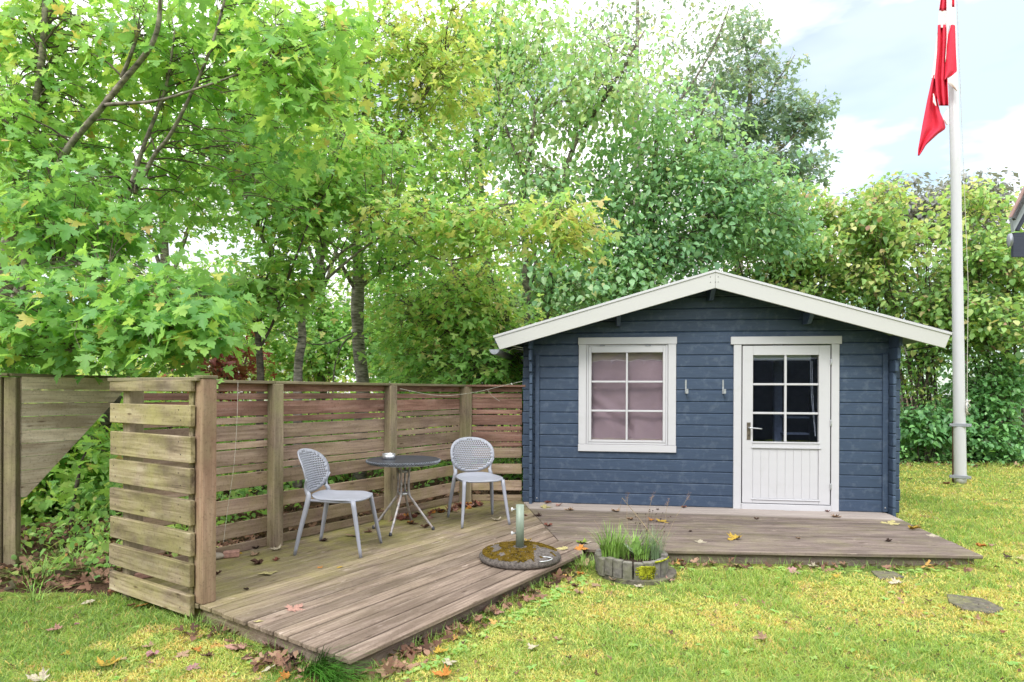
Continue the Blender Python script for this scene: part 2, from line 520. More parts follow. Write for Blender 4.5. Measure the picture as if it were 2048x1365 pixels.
def make_ground():
    xs = np.concatenate([[-150, -80, -45, -30, -20], np.arange(-14, 16.01, .25), [20, 30, 45, 80, 150]])
    ys = np.concatenate([[-60, -20, -5, 0, 1.5], np.arange(2.5, 16.01, .25), [18, 22, 28, 40, 70, 120, 220]])
    X, Y = np.meshgrid(xs, ys)
    Z = gz(X, Y)
    nz_ = np.array([mnoise.noise(Vector((a * .9, b * .9, 0))) for a, b in zip(X.ravel(), Y.ravel())]).reshape(X.shape)
    Z = Z + nz_ * .012
    nx, ny = len(xs), len(ys)
    V = np.stack([X.ravel(), Y.ravel(), Z.ravel()], 1)
    F = [(j * nx + i, j * nx + i + 1, (j + 1) * nx + i + 1, (j + 1) * nx + i) for j in range(ny - 1) for i in range(nx - 1)]
    m, t, o = new_mat('lawn_surface')
    g = G(t)
    P3 = g.pos()
    n1 = g.noise(P3, 1.1, 5, .6)
    n2 = g.noise(P3, 9, 5, .7)
    n3 = g.noise(P3, 70, 3, .7)
    moss = g.ramp(n2, [(.28, (.14, .19, .022)), (.48, (.34, .38, .08)), (.62, (.50, .49, .12)), (.75, (.56, .48, .16))])
    grass = g.ramp(n2, [(.3, (.10, .18, .03)), (.6, (.24, .36, .08))])
    c = g.mix(g.ramp(n1, [(.4, 0.0), (.6, 1.0)]), grass, moss)
    c = g.mix(g.ramp(n3, [(.36, .85), (.62, 0.0)]), c, (.055, .05, .02))
    # bare, leafy soil under the trees and behind the boards
    s = g.n('ShaderNodeSeparateXYZ'); g.l(P3, s.inputs[0])
    edge = g.math('ADD', g.math('MULTIPLY', n1, 1.2), -.6)
    a = g.math('ADD', s.outputs[1], edge)                         # y
    left = g.math('MULTIPLY', g.math('LESS_THAN', g.math('ADD', s.outputs[0], g.math('MULTIPLY', edge, .8)), -2.55), g.math('GREATER_THAN', a, 4.62))
    back = g.math('GREATER_THAN', a, 12.0)
    # behind the fence: side of the line through FENCE0 along D1
    side = g.math('ADD', g.math('MULTIPLY', g.math('ADD', s.outputs[0], 1.98), -.827), g.math('MULTIPLY', g.math('SUBTRACT', s.outputs[1], 5.18), .562))
    behind = g.math('MULTIPLY', g.math('GREATER_THAN', side, -.05), g.math('GREATER_THAN', a, 4.3))
    behind = g.math('MULTIPLY', behind, g.math('LESS_THAN', s.outputs[0], 3.5))
    mask = g.math('MINIMUM', g.math('ADD', g.math('ADD', left, back), behind), 1.0)
    soil = g.ramp(n3, [(.3, (.028, .02, .014)), (.5, (.075, .045, .03)), (.7, (.15, .09, .055))])
    c = g.mix(mask, c, soil)
    h = g.math('ADD', g.math('MULTIPLY', n2, 1.0), g.math('MULTIPLY', n3, .6))
    g.l(g.bsdf(c, 1.0, 0, g.bump(h, .9, .02), .08), o.inputs[0])
    me = mesh_from('ground', V, F, True)
    tag(link('ground', me, m), kind='structure')
make_ground()

# ------------------------------------------------------------------ decking
def clip(poly, p, nrm):
    """keep the side where (v-p).nrm <= 0"""
    o = []
    n = len(poly)
    for i in range(n):
        a, b = poly[i], poly[(i + 1) % n]
        da = (a[0] - p[0]) * nrm[0] + (a[1] - p[1]) * nrm[1]
        db = (b[0] - p[0]) * nrm[0] + (b[1] - p[1]) * nrm[1]
        if da <= 0: o.append(a)
        if da * db < 0:
            t = da / (da - db)
            o.append((a[0] + (b[0] - a[0]) * t, a[1] + (b[1] - a[1]) * t))
    return o

def board_on_plan(name, poly_w, origin, ang, z0, z1, mat, parent, bev=.004, dz=0.0):
    """plan polygon in world, turned into an object whose local x runs along the board"""
    c, s = math.cos(-ang), math.sin(-ang)
    loc = [((x - origin[0]) * c - (y - origin[1]) * s, (x - origin[0]) * s + (y - origin[1]) * c) for x, y in poly_w]
    me = prism_z_me(name, loc, z0 - z1, 0, bev)
    return link(name, me, mat, parent, (origin[0], origin[1], z1 + dz), (random.uniform(-.002, .002), 0, ang))

deck = empty('deck', (0, 0, 0))
tag(deck, 'low weathered wooden deck of long boards in front of the blue shed', 'deck')
ang1 = math.atan2(D1.y, D1.x)
pitch = .1235
W_tot = (CORNER - FENCE0).dot(Q1) + .10
nb = int(round(W_tot / pitch))
SEAM_A, SEAM_B = Vector((.13, 7.33, 0)), Vector((.41, 5.39, 0))
sdir = (SEAM_B - SEAM_A).normalized()
snorm = (-sdir.y, sdir.x) if (-sdir.y) > 0 else (sdir.y, -sdir.x)   # pointing to +x
for i in range(nb):
    q1 = -i * pitch
    q0 = q1 - pitch + .012
    a = CORNER + Q1 * q0; b = CORNER + Q1 * q1
    mid = (a + b) / 2
    jag = random.uniform(-.006, .008)
    # where does the middle line meet the seam?
    t = (5.385 - mid.y) / D1.y
    xs = mid.x + D1.x * t
    if xs > .40:
        cp, cn = (xs, 5.385), (0, 1)
        if i < 3:
            cp, cn = (.60, 5.05), (1, 0)
            if i == 0: cp = (.585, 5.0)
    else:
        cp, cn = (SEAM_A.x, SEAM_A.y), snorm
    p = [(a - D1 * (.0 - jag)).xy, (b - D1 * (.0 - jag)).xy, (b + D1 * 6).xy, (a + D1 * 6).xy]
    p = clip([tuple(v) for v in p], cp, cn)
    p = clip(p, (-1, 7.36), (.0, 1))
    # end at the fence panel by the shed and the fence line
    if len(p) < 3: continue
    board_on_plan('board', p, (mid.x, mid.y), ang1, DECK_Z - .028, DECK_Z, M['deck'], deck, dz=random.uniform(-.0015, .0015))
# boards along the shed
ang2 = -.052
d2 = Vector((math.cos(ang2), math.sin(ang2), 0)); q2 = Vector((-d2.y, d2.x, 0))
F0 = Vector((.60, 5.115, 0))
for i in range(21):
    a = F0 + q2 * (i * pitch); b = a + q2 * (pitch - .012)
    mid = (a + b) / 2
    p = [tuple((a - d2 * 3).xy), tuple((a + d2 * 5).xy), tuple((b + d2 * 5).xy), tuple((b - d2 * 3).xy)]
    jag = random.uniform(-.006, .006)
    p = clip(p, (3.785 + jag, 4.97), (.986, -.165))
    if mid.y - (mid.x - .6) * math.tan(ang2) < 5.38: p = clip(p, (.608, 5), (-1, 0))
    else: p = clip(p, (SEAM_A.x + .006, SEAM_A.y), (-snorm[0], -snorm[1]))
    p = clip(p, (.25, 7.29), (.1407, .99))
    if len(p) < 3: continue
    board_on_plan('board', p, (mid.x, mid.y), ang2, DECK_Z - .028, DECK_Z, M['deckshed'], deck, dz=random.uniform(-.0015, .0015))
# rim beams under the edge
def beam(p0, p1, z0, z1, th, mat, name='beam', inset=.03):
    d = (p1 - p0); ln = d.length; d.normalize()
    c = (p0 + p1) / 2
    return link(name, box_me(name + mat.name, ln, th, z1 - z0, .003), mat, deck, (c.x, c.y, (z0 + z1) / 2), (0, 0, math.atan2(d.y, d.x)))
beam(CORNER - Q1 * .05 + D1 * .02, Vector((.55, 5.06, 0)) - Q1 * .05, -.02, .10, .045, M['deck'])
beam(CORNER + D1 * .055 - Q1 * .03, CORNER + D1 * .055 - Q1 * 2.2, -.02, .10, .045, M['deck'])
beam(Vector((.62, 5.165, 0)), Vector((3.74, 5.01, 0)), -.02, .10, .045, M['deckshed'])
beam(Vector((3.745, 5.03, 0)), Vector((3.99, 6.5, 0)), -.02, .10, .045, M['deckshed'])

# ------------------------------------------------------------------ the fences
FH = 1.38     # above the deck
def fence_board(name, p0, p1, z0, z1, th, mat, parent, bev=.003, tilt=0.0):
    d = Vector((p1.x - p0.x, p1.y - p0.y, 0)); ln = d.length
    c = (p0 + p1) / 2
    return link(name, box_me(name + mat.name, ln, th, z1 - z0, bev), mat, parent, (c.x, c.y, (z0 + z1) / 2), (random.uniform(-.012, .012), random.uniform(-.0025, .0025) + tilt, math.atan2(d.y, d.x)))

LEVELS = [(1.423, 1.494), (1.356, 1.407), (1.226, 1.346), (1.162, 1.212), (1.032, 1.151), (.967, 1.019), (.837, .957), (.773, .824), (.643, .762), (.449, .568), (.255, .374), (.135, .205)]
back = empty('board_fence', (FENCE0.x, FENCE0.y, DECK_Z))
tag(back, 'weathered slatted wooden fence with wide and narrow boards behind the bistro table', 'fence')
def loc_of(par, v): return Vector((v.x - par.location.x, v.y - par.location.y, 0))
class Sub:   # put world coordinates under a parent that is only translated
    pass
def to_parent(o, par):
    o.parent = par
    o.location = Vector(o.location) - Vector(par.location)
    return o
def W(o, par):           # world-placed object becomes a part of par
    return to_parent(o, par)

out_n = -Q1                                  # the side away from the deck
P_end = Vector((-2.61, 4.26, 0))
P_3 = Vector((-1.229, 6.26, 0)); P_4 = Vector((-.556, 7.30, 0)); P_5 = Vector((.22, 7.31, 0))
P_2 = FENCE0.copy()
bays = [(P_end, P_2), (P_2, P_3), (P_3, P_4)]
for bi, (a, b) in enumerate(bays):
    a2 = a + out_n * .055; b2 = b + out_n * .055
    d = (b2 - a2).normalized()
    for li, (z0, z1) in enumerate(LEVELS):
        top = li < 8
        m_ = M['fencered'] if (li < 3 or (li == 3 and bi == 1)) else M['fence']
        j = random.uniform(-.004, .004)
        W(fence_board('board', a2 + d * .003, b2 - d * .003, z0 + j, z1 + j, .022, m_, None), back)
a2 = P_4 + Vector((.0, .055, 0)); b2 = P_5 + Vector((-.10, .055, 0))
for li, (z0, z1) in enumerate(LEVELS):
    j = random.uniform(-.004, .004)
    W(fence_board('board', a2, b2, z0 + j, z1 + j, .022, M['fencered'] if li < 8 else M['fence'], None), back)
def post(p, name='post', mat='post', sz=.095, z0=0.0, z1=1.487, par=None, rz=None, dep=None):
    o = link(name, box_me(name + mat, sz, dep or sz, z1 - z0, .005), M[mat], None, (p.x, p.y, (z0 + z1) / 2), (0, 0, ang1 if rz is None else rz))
    return W(o, par or back)
for p in (P_2, P_3): post(p - out_n * .0, z0=.02)
post(P_4 + Q1 * .0, z0=.02)
post(P_4 + Vector((.055, .03, 0)), sz=.05, z0=.02, rz=0)
post(P_end, z0=.0)
# cap rails
for a, b in bays:
    c0 = a + out_n * .03; c1 = b + out_n * .03
    W(fence_board('cap_board', c0 - D1 * .02, c1 - D1 * .024, 1.488, 1.512, .125, M['cap'], None), back)
W(fence_board('cap_board', P_4 + Vector((-.02, .03, 0)), P_5 + Vector((-.06, .03, 0)), 1.488, 1.512, .125, M['fencered'], None), back)

# slatted end screen
scr = empty('slat_screen', (-2.2, 4.0, 0))
tag(scr, 'short end screen of wide spaced boards with green algae at the deck corner', 'screen')
P_f = Vector((-1.895, 3.80, 0))
outer = -D1
d_s = (P_f - P_end).normalized()
s0 = P_end + outer * .075 - d_s * .13; s1 = P_f + outer * .062 - d_s * .012
zs_px = [(762, 783), (807, 845), (862, 908.5), (917.5, 963), (974, 1018), (1030.5, 1072), (1085.5, 1126), (1140, 1176)]
H2 = []
for k, (ya, yb) in enumerate(zs_px):
    # heights on the outer face at its left end, px 230
    Yl = s0.y + .02
    za = CAM_H - (ya - 781) / 1235 * Yl; zb = CAM_H - (yb - 781) / 1235 * Yl
    H2.append((zb, za))
for k, (z0, z1) in enumerate(H2):
    e = .006 * ((k * 7) % 3 - 1)
    W(fence_board('board', s0 + d_s * e, s1 + d_s * e * .5, z0, z1, .034, M['screen'], None, .004), scr)
W(fence_board('cap_board', s0 + D1 * .03 - d_s * .02, s1 + D1 * .05 + d_s * .04, 1.489, 1.513, .11, M['cap'], None), scr)
W(link('post', box_me('postred_front', .09, .09, 1.372, .005), M['postred'], None, (P_f.x + .012, P_f.y, DECK_Z + .686), (0, 0, ang1)), scr)
W(link('batten', box_me('battenfront', .04, .05, 1.30, .004), M['screen'], None, (P_f.x - .055 - .02, P_f.y + .03 - .005, DECK_Z + .65), (0, 0, ang1)), scr)
W(link('batten', box_me('battenback', .05, .05, 1.36, .004), M['screen'], None, (s0.x + .13, s0.y - .005 , .79), (0, 0, ang1)), scr)
# post caps: square plate on the front post
W(link('post_cap', box_me('postcap', .10, .10, .02, .003), M['cap'], None, (P_f.x + .012, P_f.y, 1.513), (0, 0, ang1)), scr)
# nail heads on the screen boards
nailM = plain('rusty_nail', (.05, .035, .03), .6, .4)
nail_me = lathe_me('nail', [(.0045, -.002), (.0045, .001), (.002, .002)], 8)
for z0, z1 in H2[1:]:
    for s_, zz in ((.05, .75), (.07, .3), (.75, .78), (.77, .3)):
        p = s0.lerp(s1, s_ / .86) + outer * .017
        W(link('nail', nail_me, nailM, None, (p.x, p.y, z0 + (z1 - z0) * zz), (R(90), 0, math.atan2(d_s.y, d_s.x))), scr)

# old fence on the far left, its lower corner sawn off on the slant
lf = empty('old_fence', (-4.0, 4.95, 0))
tag(lf, 'old grey board fence on the left with its lower half sawn off diagonally', 'fence')
LP = Vector((-3.965, 4.93, 0)); ld = Vector((.40, .916, 0))
def zl(y, Y): return CAM_H - (y - 780) / 1235 * Y
pl = .1075
top_z = 1.535
ang_l = math.atan2(ld.y, ld.x)
for k in range(10):
    z1 = top_z - k * pl; z0 = z1 - pl + .0035
    # slanted cut: from s=.07,z=.57 to s=.88,z=1.44
    def s_at(z): return .06 + (z - .575) / (1.425 - .575) * .80
    if z1 < .60: break
    sa = .02
    pts = [(sa, z1), (max(sa, min(s_at(z1), .93)), z1), (max(sa, min(s_at(z0), .93)), z0)]
    if s_at(z0) > sa: pts.append((sa, max(z0, .56)))
    pts = [(x, z) for x, z in pts]
    if k == 9: pts = [(sa, z1), (s_at(z1), z1), (sa + .01, .565), (sa, .565)]
    cx_ = .4
    me = prism_me('board', [(x - cx_, z - z1) for x, z in pts], -.011, .011, .0)
    p = LP + ld * cx_ + Vector((.03, -.01, 0)) 
    W(link('board', me, M['left'], None, (p.x, p.y, z1 - .0), (0, random.uniform(-.002, .002), ang_l)), lf)
W(link('post', box_me('leftpost', .085, .085, 1.53, .005), M['post'], None, (LP.x - .005, LP.y - .02, .765), (0, 0, .25)), lf)
W(link('post', box_me('leftpostb', .05, .09, 1.53, .005), M['post'], None, (LP.x - .08, LP.y - .05, .765), (0, 0, .25)), lf)
for k in range(14):      # overlapping boards running off to the left
    z1 = 1.53 - k * .112
    a = LP + Vector((-.10, -.05, 0)); b = LP + Vector((-1.1, -.50, 0))
    W(fence_board('board', b, a, z1 - .118, z1, .02, M['left'], None), lf)
W(fence_board('cap_board', LP + Vector((-1.1, -.52, 0)), LP + Vector((-.02, -.03, 0)), 1.537, 1.560, .12, M['cap'], None), lf)
W(fence_board('cap_board', LP + Vector((-.02, -.05, 0)), LP + ld * .93, 1.537, 1.560, .09, M['cap'], None), lf)

# cords hanging over the fence
V_, F_ = tube_data(smooth_path([at(476, 764, 4.72), at(474, 840, 4.72), at(468, 930, 4.70), at(455, 1020, 4.66), at(447, 1085, 4.60)]), .0013, 4)
tag(link('cord', mesh_from('cord', V_, F_), M['rope']), 'thin pale cord hanging down in front of the fence beside the end screen', 'cord')
V_, F_ = tube_data(smooth_path([at(800, 778, 6.15), at(880, 792, 6.7), at(950, 785, 7.1), at(1005, 772, 7.18), at(1045, 763, 7.15)]), .0022, 4)
V_, F_ = tube_data(smooth_path([at(975, 780, 7.1), at(984, 792, 7.1), at(1000, 803, 7.1)]), .0018, 4, True, V_, F_)
tag(link('bare_vine', mesh_from('bare_vine', V_, F_), M['rope']), 'bare pale vine shoot stretched across the fence corner next to the shed', 'vine')

# ------------------------------------------------------------------ the shed
SH_ANG = math.atan2(-.551, 3.882)
shed = empty('garden_shed', (.252, 7.27, 0), SH_ANG)
tag(shed, 'dark blue log-built garden shed with white window, white door and low gable roof', 'shed')
C0, CP = .128, .1328           # first course, course height
def roof_u(x): return 2.625 - .2865 * abs(x - 1.995)
def log_me(name, x0, x1, z0, z1, z_clip=True, y0=0.0, th=.036):
    """one log of the front wall; v-chamfers on the face; gable ends cut to the slope"""
    bm = bmesh.new()
    ch = .010
    prof = [(y0 + ch, 0.0), (y0, ch), (y0, z1 - z0 - ch - .001), (y0 + ch, z1 - z0 - .001), (y0 + th, z1 - z0 - .001), (y0 + th, 0.0)]
    def xlim(z, x):
        if not z_clip: return x
        # slope: z <= roof_u(x)
        half = (2.625 - (z + z0)) / .2865
        return min(max(x, 1.995 - half), 1.995 + half)
    c = (x0 + x1) / 2
    A = [bm.verts.new((xlim(z, x0) - c, y, z)) for y, z in prof]
    B = [bm.verts.new((xlim(z, x1) - c, y, z)) for y, z in prof]
    bm.faces.new(A); bm.faces.new(B[::-1])
    for i in range(6): bm.faces.new((A[i], A[(i + 1) % 6], B[(i + 1) % 6], B[i]))
    me = bm_to(name, bm)
    return me, c
openings = [(.60, 1.57, .81, 2.0), (2.33, 3.31, 0.0, 1.99)]
k = 0
while C0 + k * CP < 2.58:
    z0 = C0 + k * CP; z1 = z0 + CP
    xl, xr = -.125 + random.uniform(-.006, .006), 4.005 + random.uniform(-.006, .006)
    segs = [(xl, xr)]
    if z0 > 2.02: 
        half = (2.625 - z0) / .2865
        segs = [(max(xl, 1.995 - half), min(xr, 1.995 + half))]
    for (a, b, c, d) in openings:
        if min(z1, d) - max(z0, c) > CP * .5:
            ns = []
            for s_ in segs:
                if s_[0] < a and s_[1] > b: ns += [(s_[0], a), (b, s_[1])]
                else: ns.append(s_)
            segs = ns
    for s_ in segs:
        me, c = log_me('log', s_[0], s_[1], z0, z1)
        link('log', me, M['blue'], shed, (c, 0, z0))
    k += 1
# side-wall logs with their ends standing out in front
def side_wall(x, rev):
    k = 0
    while C0 - CP / 2 + k * CP < 1.93:
        z0 = max(.03, C0 - CP / 2 + k * CP); z1 = C0 - CP / 2 + (k + 1) * CP
        prot = .105 + random.uniform(-.005, .005)
        if k > 11: prot += (k - 11) * .045
        ch = .012
        bm = bmesh.new()
        prof = [(-.018, z0 + ch), (-.018 + ch * .6, z0 + .001), (.018 - ch * .6, z0 + .001), (.018, z0 + ch), (.018, z1 - ch), (.018 - ch * .6, z1 - .001), (-.018 + ch * .6, z1 - .001), (-.018, z1 - ch)]
        rings = []
        for yy, sh in ((-prot, .012), (-prot + .012, 0), (2.6, 0)):
            rings.append([bm.verts.new((px_ * (1 - sh * 15), yy, min(max(pz, z0 + sh), z1 - sh))) for px_, pz in prof])
        for a_, b_ in zip(rings, rings[1:]):
            for i in range(8): bm.faces.new((a_[i], a_[(i + 1) % 8], b_[(i + 1) % 8], b_[i]))
        bm.faces.new(rings[0]); bm.faces.new(rings[-1][::-1])
        link('side_log', bm_to('side_log', bm), M['blue_end'], shed, (x, 0, 0))
        k += 1
side_wall(-.02, 1); side_wall(3.905, -1)
box('batten', (.048, -.012, 1.0), (.050, .022, 1.72), M['blue'], shed)
box('batten', (3.848, -.012, 1.0), (.052, .022, 1.72), M['blue'], shed)
bolt_me = lathe_me('bolt', [(.009, 0), (.009, .006), (.004, .009)], 8)
for x in (.048, 3.848):
    link('bolt', bolt_me, M['steel'], shed, (x, -.023, .185), (R(90), 0, 0))
# floor and inside
box('floor', (1.95, 1.3, .10), (3.9, 2.5, .05), M['dark'], shed)
box('back_wall', (1.95, 2.60, 1.1), (4.0, .04, 2.0), M['dark'], shed)
link('back_gable', prism_me('back_gable', [(-.02, 2.0), (4.0, 2.0), (3.95, 2.06), (1.995, 2.62), (.03, 2.06)], 2.55, 2.59), M['dark'], shed)
# roof
def slope_pt(x, off=0.0): return (x, 2.74 - .2865 * abs(x - 1.995) + off)
RX0, RX1, RXA = -.405, 4.31, 1.995
for xa, xb in ((RX0, RXA - .001), (RXA + .001, RX1)):
    me = prism_me('roof_boards', [(xa, slope_pt(xa)[1] - .075), (xb, slope_pt(xb)[1] - .075), (xb, slope_pt(xb)[1] - .025), (xa, slope_pt(xa)[1] - .025)], -.345, 2.85)
    link('roof_boards', me, M['blue'], shed)
    me = prism_me('roofing_felt', [(xa, slope_pt(xa)[1] - .022), (xb, slope_pt(xb)[1] - .022), (xb, slope_pt(xb)[1] - .004), (xa, slope_pt(xa)[1] - .004)], -.345, 2.86)
    link('roofing_felt', me, M['felt'], shed)
lb = [(-.413, 2.051), (1.994, 2.735), (1.994, 2.552), (-.344, 1.904)]
rb = [(1.996, 2.735), (4.318, 2.041), (4.262, 1.893), (1.996, 2.552)]
link('bargeboard', prism_me('bargeboard', lb, -.372, -.348, .002), M['fascia'], shed)
link('bargeboard', prism_me('bargeboard', rb, -.372, -.348, .002), M['fascia'], shed)
for pl_ in ([(-.422, 2.061), (1.994, 2.747), (1.994, 2.722), (-.414, 2.036)], [(1.996, 2.747), (4.327, 2.051), (4.319, 2.026), (1.996, 2.722)]):
    link('cap_strip', prism_me('cap_strip', pl_, -.382, -.350, .001), M['white'], shed)
for dx, dz in ((-.05, -.03), (.03, -.03), (-.05, -.085), (.03, -.085), (.0, -.085)):
    link('nail', nail_me, M['steel'], shed, (1.995 + dx, -.3735, 2.70 + dz), (R(90), 0, 0))
# purlins under the overhang
for x, z, ww in ((1.995, 2.53, .05), (.98, 2.255, .045), (3.02, 2.255, .045)):
    me = prism_z_me('purlin', [(-ww / 2, -.30), (ww / 2, -.30), (ww / 2, 2.7), (-ww / 2, 2.7)], -.07, .06 if x != 1.995 else .045, .003)
    # the end is cut on the slant underneath
    for v in me.vertices:
        if v.co.y < -.28 and v.co.z < -.05: v.co.y += .14
    link('purlin', me, M['blue_end'], shed, (x, 0, z))
# gutters
def gutter(x, name='gutter'):
    V, F = [], []
    n = 12; r = .055
    for yy in (-.40, 2.85):
        for i in range(n + 1):
            t = PI + PI * i / n
            V.append((r * math.cos(t), yy, r * math.sin(t)))
    for i in range(n): F.append((i, i + 1, n + 1 + i + 1, n + 1 + i))
    F.append(tuple(range(n + 1)))
    me = mesh_from(name, V, F)
    o = link(name, me, M['zinc'], shed, (x, 0, 1.905))
    md = o.modifiers.new('thick', 'SOLIDIFY'); md.thickness = .003
gutter(-.40)
for x, s in ((-.40, 1),):
    for yy in (-.2, .3, .9):
        V, F = tube_data([(0, yy, 0), (s * .12, yy, .06), (s * .3, yy, .03)], .006, 6)
        link('gutter_bracket', mesh_from('gutter_bracket', V, F), M['steel'], shed, (x, 0, 1.905))
V, F = tube_data([(3.955, -.13, 1.935), (3.975, -.15, 1.925), (4.0, -.15, 1.845), (4.01, -.14, 1.84)], .008, 6)
link('bracket', mesh_from('bracket', V, F), M['white'], shed)

V, F = tube_data([(3.97, -.20, 1.88), (4.25, -.22, 1.925)], .006, 6)
link('gutter_stay', mesh_from('gutter_stay', V, F), M['dark'], shed)

# window
WX0, WX1, WZ0, WZ1 = .530, 1.632, .744, 2.062
win = empty('window', (0, 0, 0), 0, shed)
tag(win)
win.rotation_euler = (0, 0, 0)
def wb(name, x0, x1, z0, z1, y0, y1, mat=None, par=None, bev=.003):
    return box(name, ((x0 + x1) / 2, (y0 + y1) / 2, (z0 + z1) / 2), (x1 - x0, y1 - y0, z1 - z0), mat or M['white'], par, 0, bev)
tw = .088
wb('casing', WX0, WX0 + tw, WZ0 + .082, WZ1 - .083, -.024, 0.002, None, win)
wb('casing', WX1 - tw, WX1, WZ0 + .082, WZ1 - .083, -.024, 0.002, None, win)
wb('casing', WX0 - .008, WX1 + .008, WZ1 - .081, WZ1, -.028, .002, None, win)
wb('casing', WX0 - .004, WX1 + .004, WZ0, WZ0 + .08, -.026, .002, None, win)
ix0, ix1, iz0, iz1 = WX0 + tw + .003, WX1 - tw - .003, WZ0 + .084, WZ1 - .086
wb('frame', ix0, ix0 + .022, iz0, iz1, -.012, .03, None, win, .002)
wb('frame', ix1 - .022, ix1, iz0, iz1, -.012, .03, None, win, .002)
wb('frame', ix0 + .023, ix1 - .023, iz1 - .012, iz1, -.010, .03, None, win, .002)
wb('frame', ix0 + .023, ix1 - .023, iz0, iz0 + .022, -.014, .03, None, win, .002)
sx0, sx1, sz0, sz1 = ix0 + .024, ix1 - .024, iz0 + .026, iz1 - .015
gx0, gx1, gz0_, gz1_ = .677, 1.487, .878, 1.888
sash = empty('sash', (0, 0, 0), 0, win)
wb('stile', sx0, gx0, sz0, sz1, -.020, .022, None, sash, .002)
wb('stile', gx1, sx1, sz0, sz1, -.020, .022, None, sash, .002)
wb('rail', gx0 + .001, gx1 - .001, gz1_, sz1, -.019, .022, None, sash, .002)
wb('rail', gx0 + .001, gx1 - .001, sz0, gz0_, -.019, .022, None, sash, .002)
bw = .022
cxs = [(gx0 + gx1) / 2]
rows = [gz0_ + (gz1_ - gz0_) * (1 / 3.), gz0_ + (gz1_ - gz0_) * (2 / 3.)]
wb('glazing_bar', cxs[0] - bw / 2, cxs[0] + bw / 2, gz0_ + .001, gz1_ - .001, -.014, .006, None, sash, .003)
for r_ in rows:
    wb('glazing_bar', gx0 + .001, cxs[0] - bw / 2 - .001, r_ - bw / 2, r_ + bw / 2, -.013, .005, None, sash, .003)
    wb('glazing_bar', cxs[0] + bw / 2 + .001, gx1 - .001, r_ - bw / 2, r_ + bw / 2, -.013, .005, None, sash, .003)
zz_ = [gz0_] + rows + [gz1_]
xx_ = [gx0, cxs[0], gx1]
for i in range(2):
    for j in range(3):
        wb('pane', xx_[i] + .002, xx_[i + 1] - .002, zz_[j] + .002, zz_[j + 1] - .002, .0075, .0105, glass_clear, sash, 0)
for x in (.80, 1.32):
    link('hinge', lathe_me('hinge', [(.006, -.03), (.006, .03)], 8), M['zinc'], win, (x, -.026, iz1 - .009), (0, R(90), 0))
# mauve cloth hung inside, sagging
def curtain_me():
    nx, nz2 = 60, 60
    V, F = [], []
    for j in range(nz2 + 1):
        for i in range(nx + 1):
            x = .56 + (1.60 - .56) * i / nx; z = .80 + 1.22 * j / nz2
            u = (x - .677) / .81; v = (z - .878) / 1.01
            y = .075 + .010 * math.sin(u * 16 + 2 * v) * (1 - v) + .03 * math.exp(-((u * .7 + v - .62) ** 2) / .006) * (u < .55) * .6
            y += .022 * math.exp(-((u - .25) ** 2 + (v - .5) ** 2) / .02) + .006 * math.sin(9 * v + 5 * u)
            y += .03 * math.exp(-((v + u * .55 - .42) ** 2) / .004) * (u < .6)
            V.append((x, y, z))
    for j in range(nz2):
        for i in range(nx):
            a = j * (nx + 1) + i
            F.append((a, a + 1, a + nx + 2, a + nx + 1))
    return mesh_from('curtain', V, F, True)
M['curtain'] = plain('mauve_cloth', (.50, .36, .385), .9, nscale=3, namt=.10, stretch=(1, 1, 1), spec=.1)
cur = link('curtain', curtain_me(), M['curtain'], win)
cm = cur.modifiers.new('thick', 'SOLIDIFY'); cm.thickness = .002

# door
door = empty('door', (0, 0, 0), 0, shed)
wb('casing', 2.229, 3.398, 1.970, 2.057, -.032, .002, None, door)
wb('casing', 2.262, 2.345, .125, 1.968, -.024, .002, None, door)
wb('casing', 3.295, 3.376, .125, 1.968, -.024, .002, None, door)
wb('threshold', 2.347, 3.293, .120, .190, -.030, .03, None, door)
wb('stile', 2.358, 2.470, .198, 1.955, -.018, .025, None, door, .002)
wb('stile', 3.165, 3.284, .198, 1.955, -.018, .025, None, door, .002)
wb('rail', 2.471, 3.164, 1.850, 1.955, -.017, .025, None, door, .002)
wb('rail', 2.471, 3.164, .825, .884, -.017, .025, None, door, .002)
wb('rail', 2.471, 3.164, .198, .250, -.017, .025, None, door, .002)
wb('moulding', 2.462, 3.176, .868, .884, -.026, -.0185, None, door, .002)
wb('moulding', 2.452, 3.190, .812, .826, -.030, -.0185, None, door, .002)
wb('moulding', 2.452, 3.180, .236, .247, -.028, -.0185, None, door, .002)
npb = 8
for i in range(npb):
    a = 2.4725 + i * (3.1625 - 2.4725) / npb
    wb('panel_board', a + .0006, a + (3.1625 - 2.4725) / npb - .0006, .2515, .8235, -.010, .012, None, door, .0022)
xx_ = [2.480, 2.8175, 3.156]; zz_ = [.889, 1.203, 1.525, 1.846]
wb('glazing_bar', xx_[1] - .0125, xx_[1] + .0125, zz_[0] - .003, zz_[3] + .002, -.014, .006, None, door, .003)
for r_ in zz_[1:3]:
    wb('glazing_bar', 2.472, xx_[1] - .0135, r_ - .012, r_ + .012, -.013, .005, None, door, .003)
    wb('glazing_bar', xx_[1] + .0135, 3.163, r_ - .012, r_ + .012, -.013, .005, None, door, .003)
for i in range(2):
    for j in range(3):
        wb('pane', xx_[i] - .004, xx_[i + 1] + .004, zz_[j] - .002, zz_[j + 1] + .002, .0075, .0105, glass_door, door, 0) if False else wb('pane', xx_[i] + .001, xx_[i + 1] - .001, zz_[j] + .001, zz_[j + 1] - .001, .0075, .0105, glass_door, door, 0)
handle = empty('handle', (2.425, -.019, 1.0), 0, door)
box('plate', (0, -.002, .0), (.040, .004, .195), M['brass'], handle, 0, .001)
V, F = tube_data(smooth_path([(0, -.004, .04), (0, -.045, .04), (.03, -.055, .038), (.13, -.055, .030)]), [.009] * 5 + [.008] * 4 + [.007] * 4, 8)
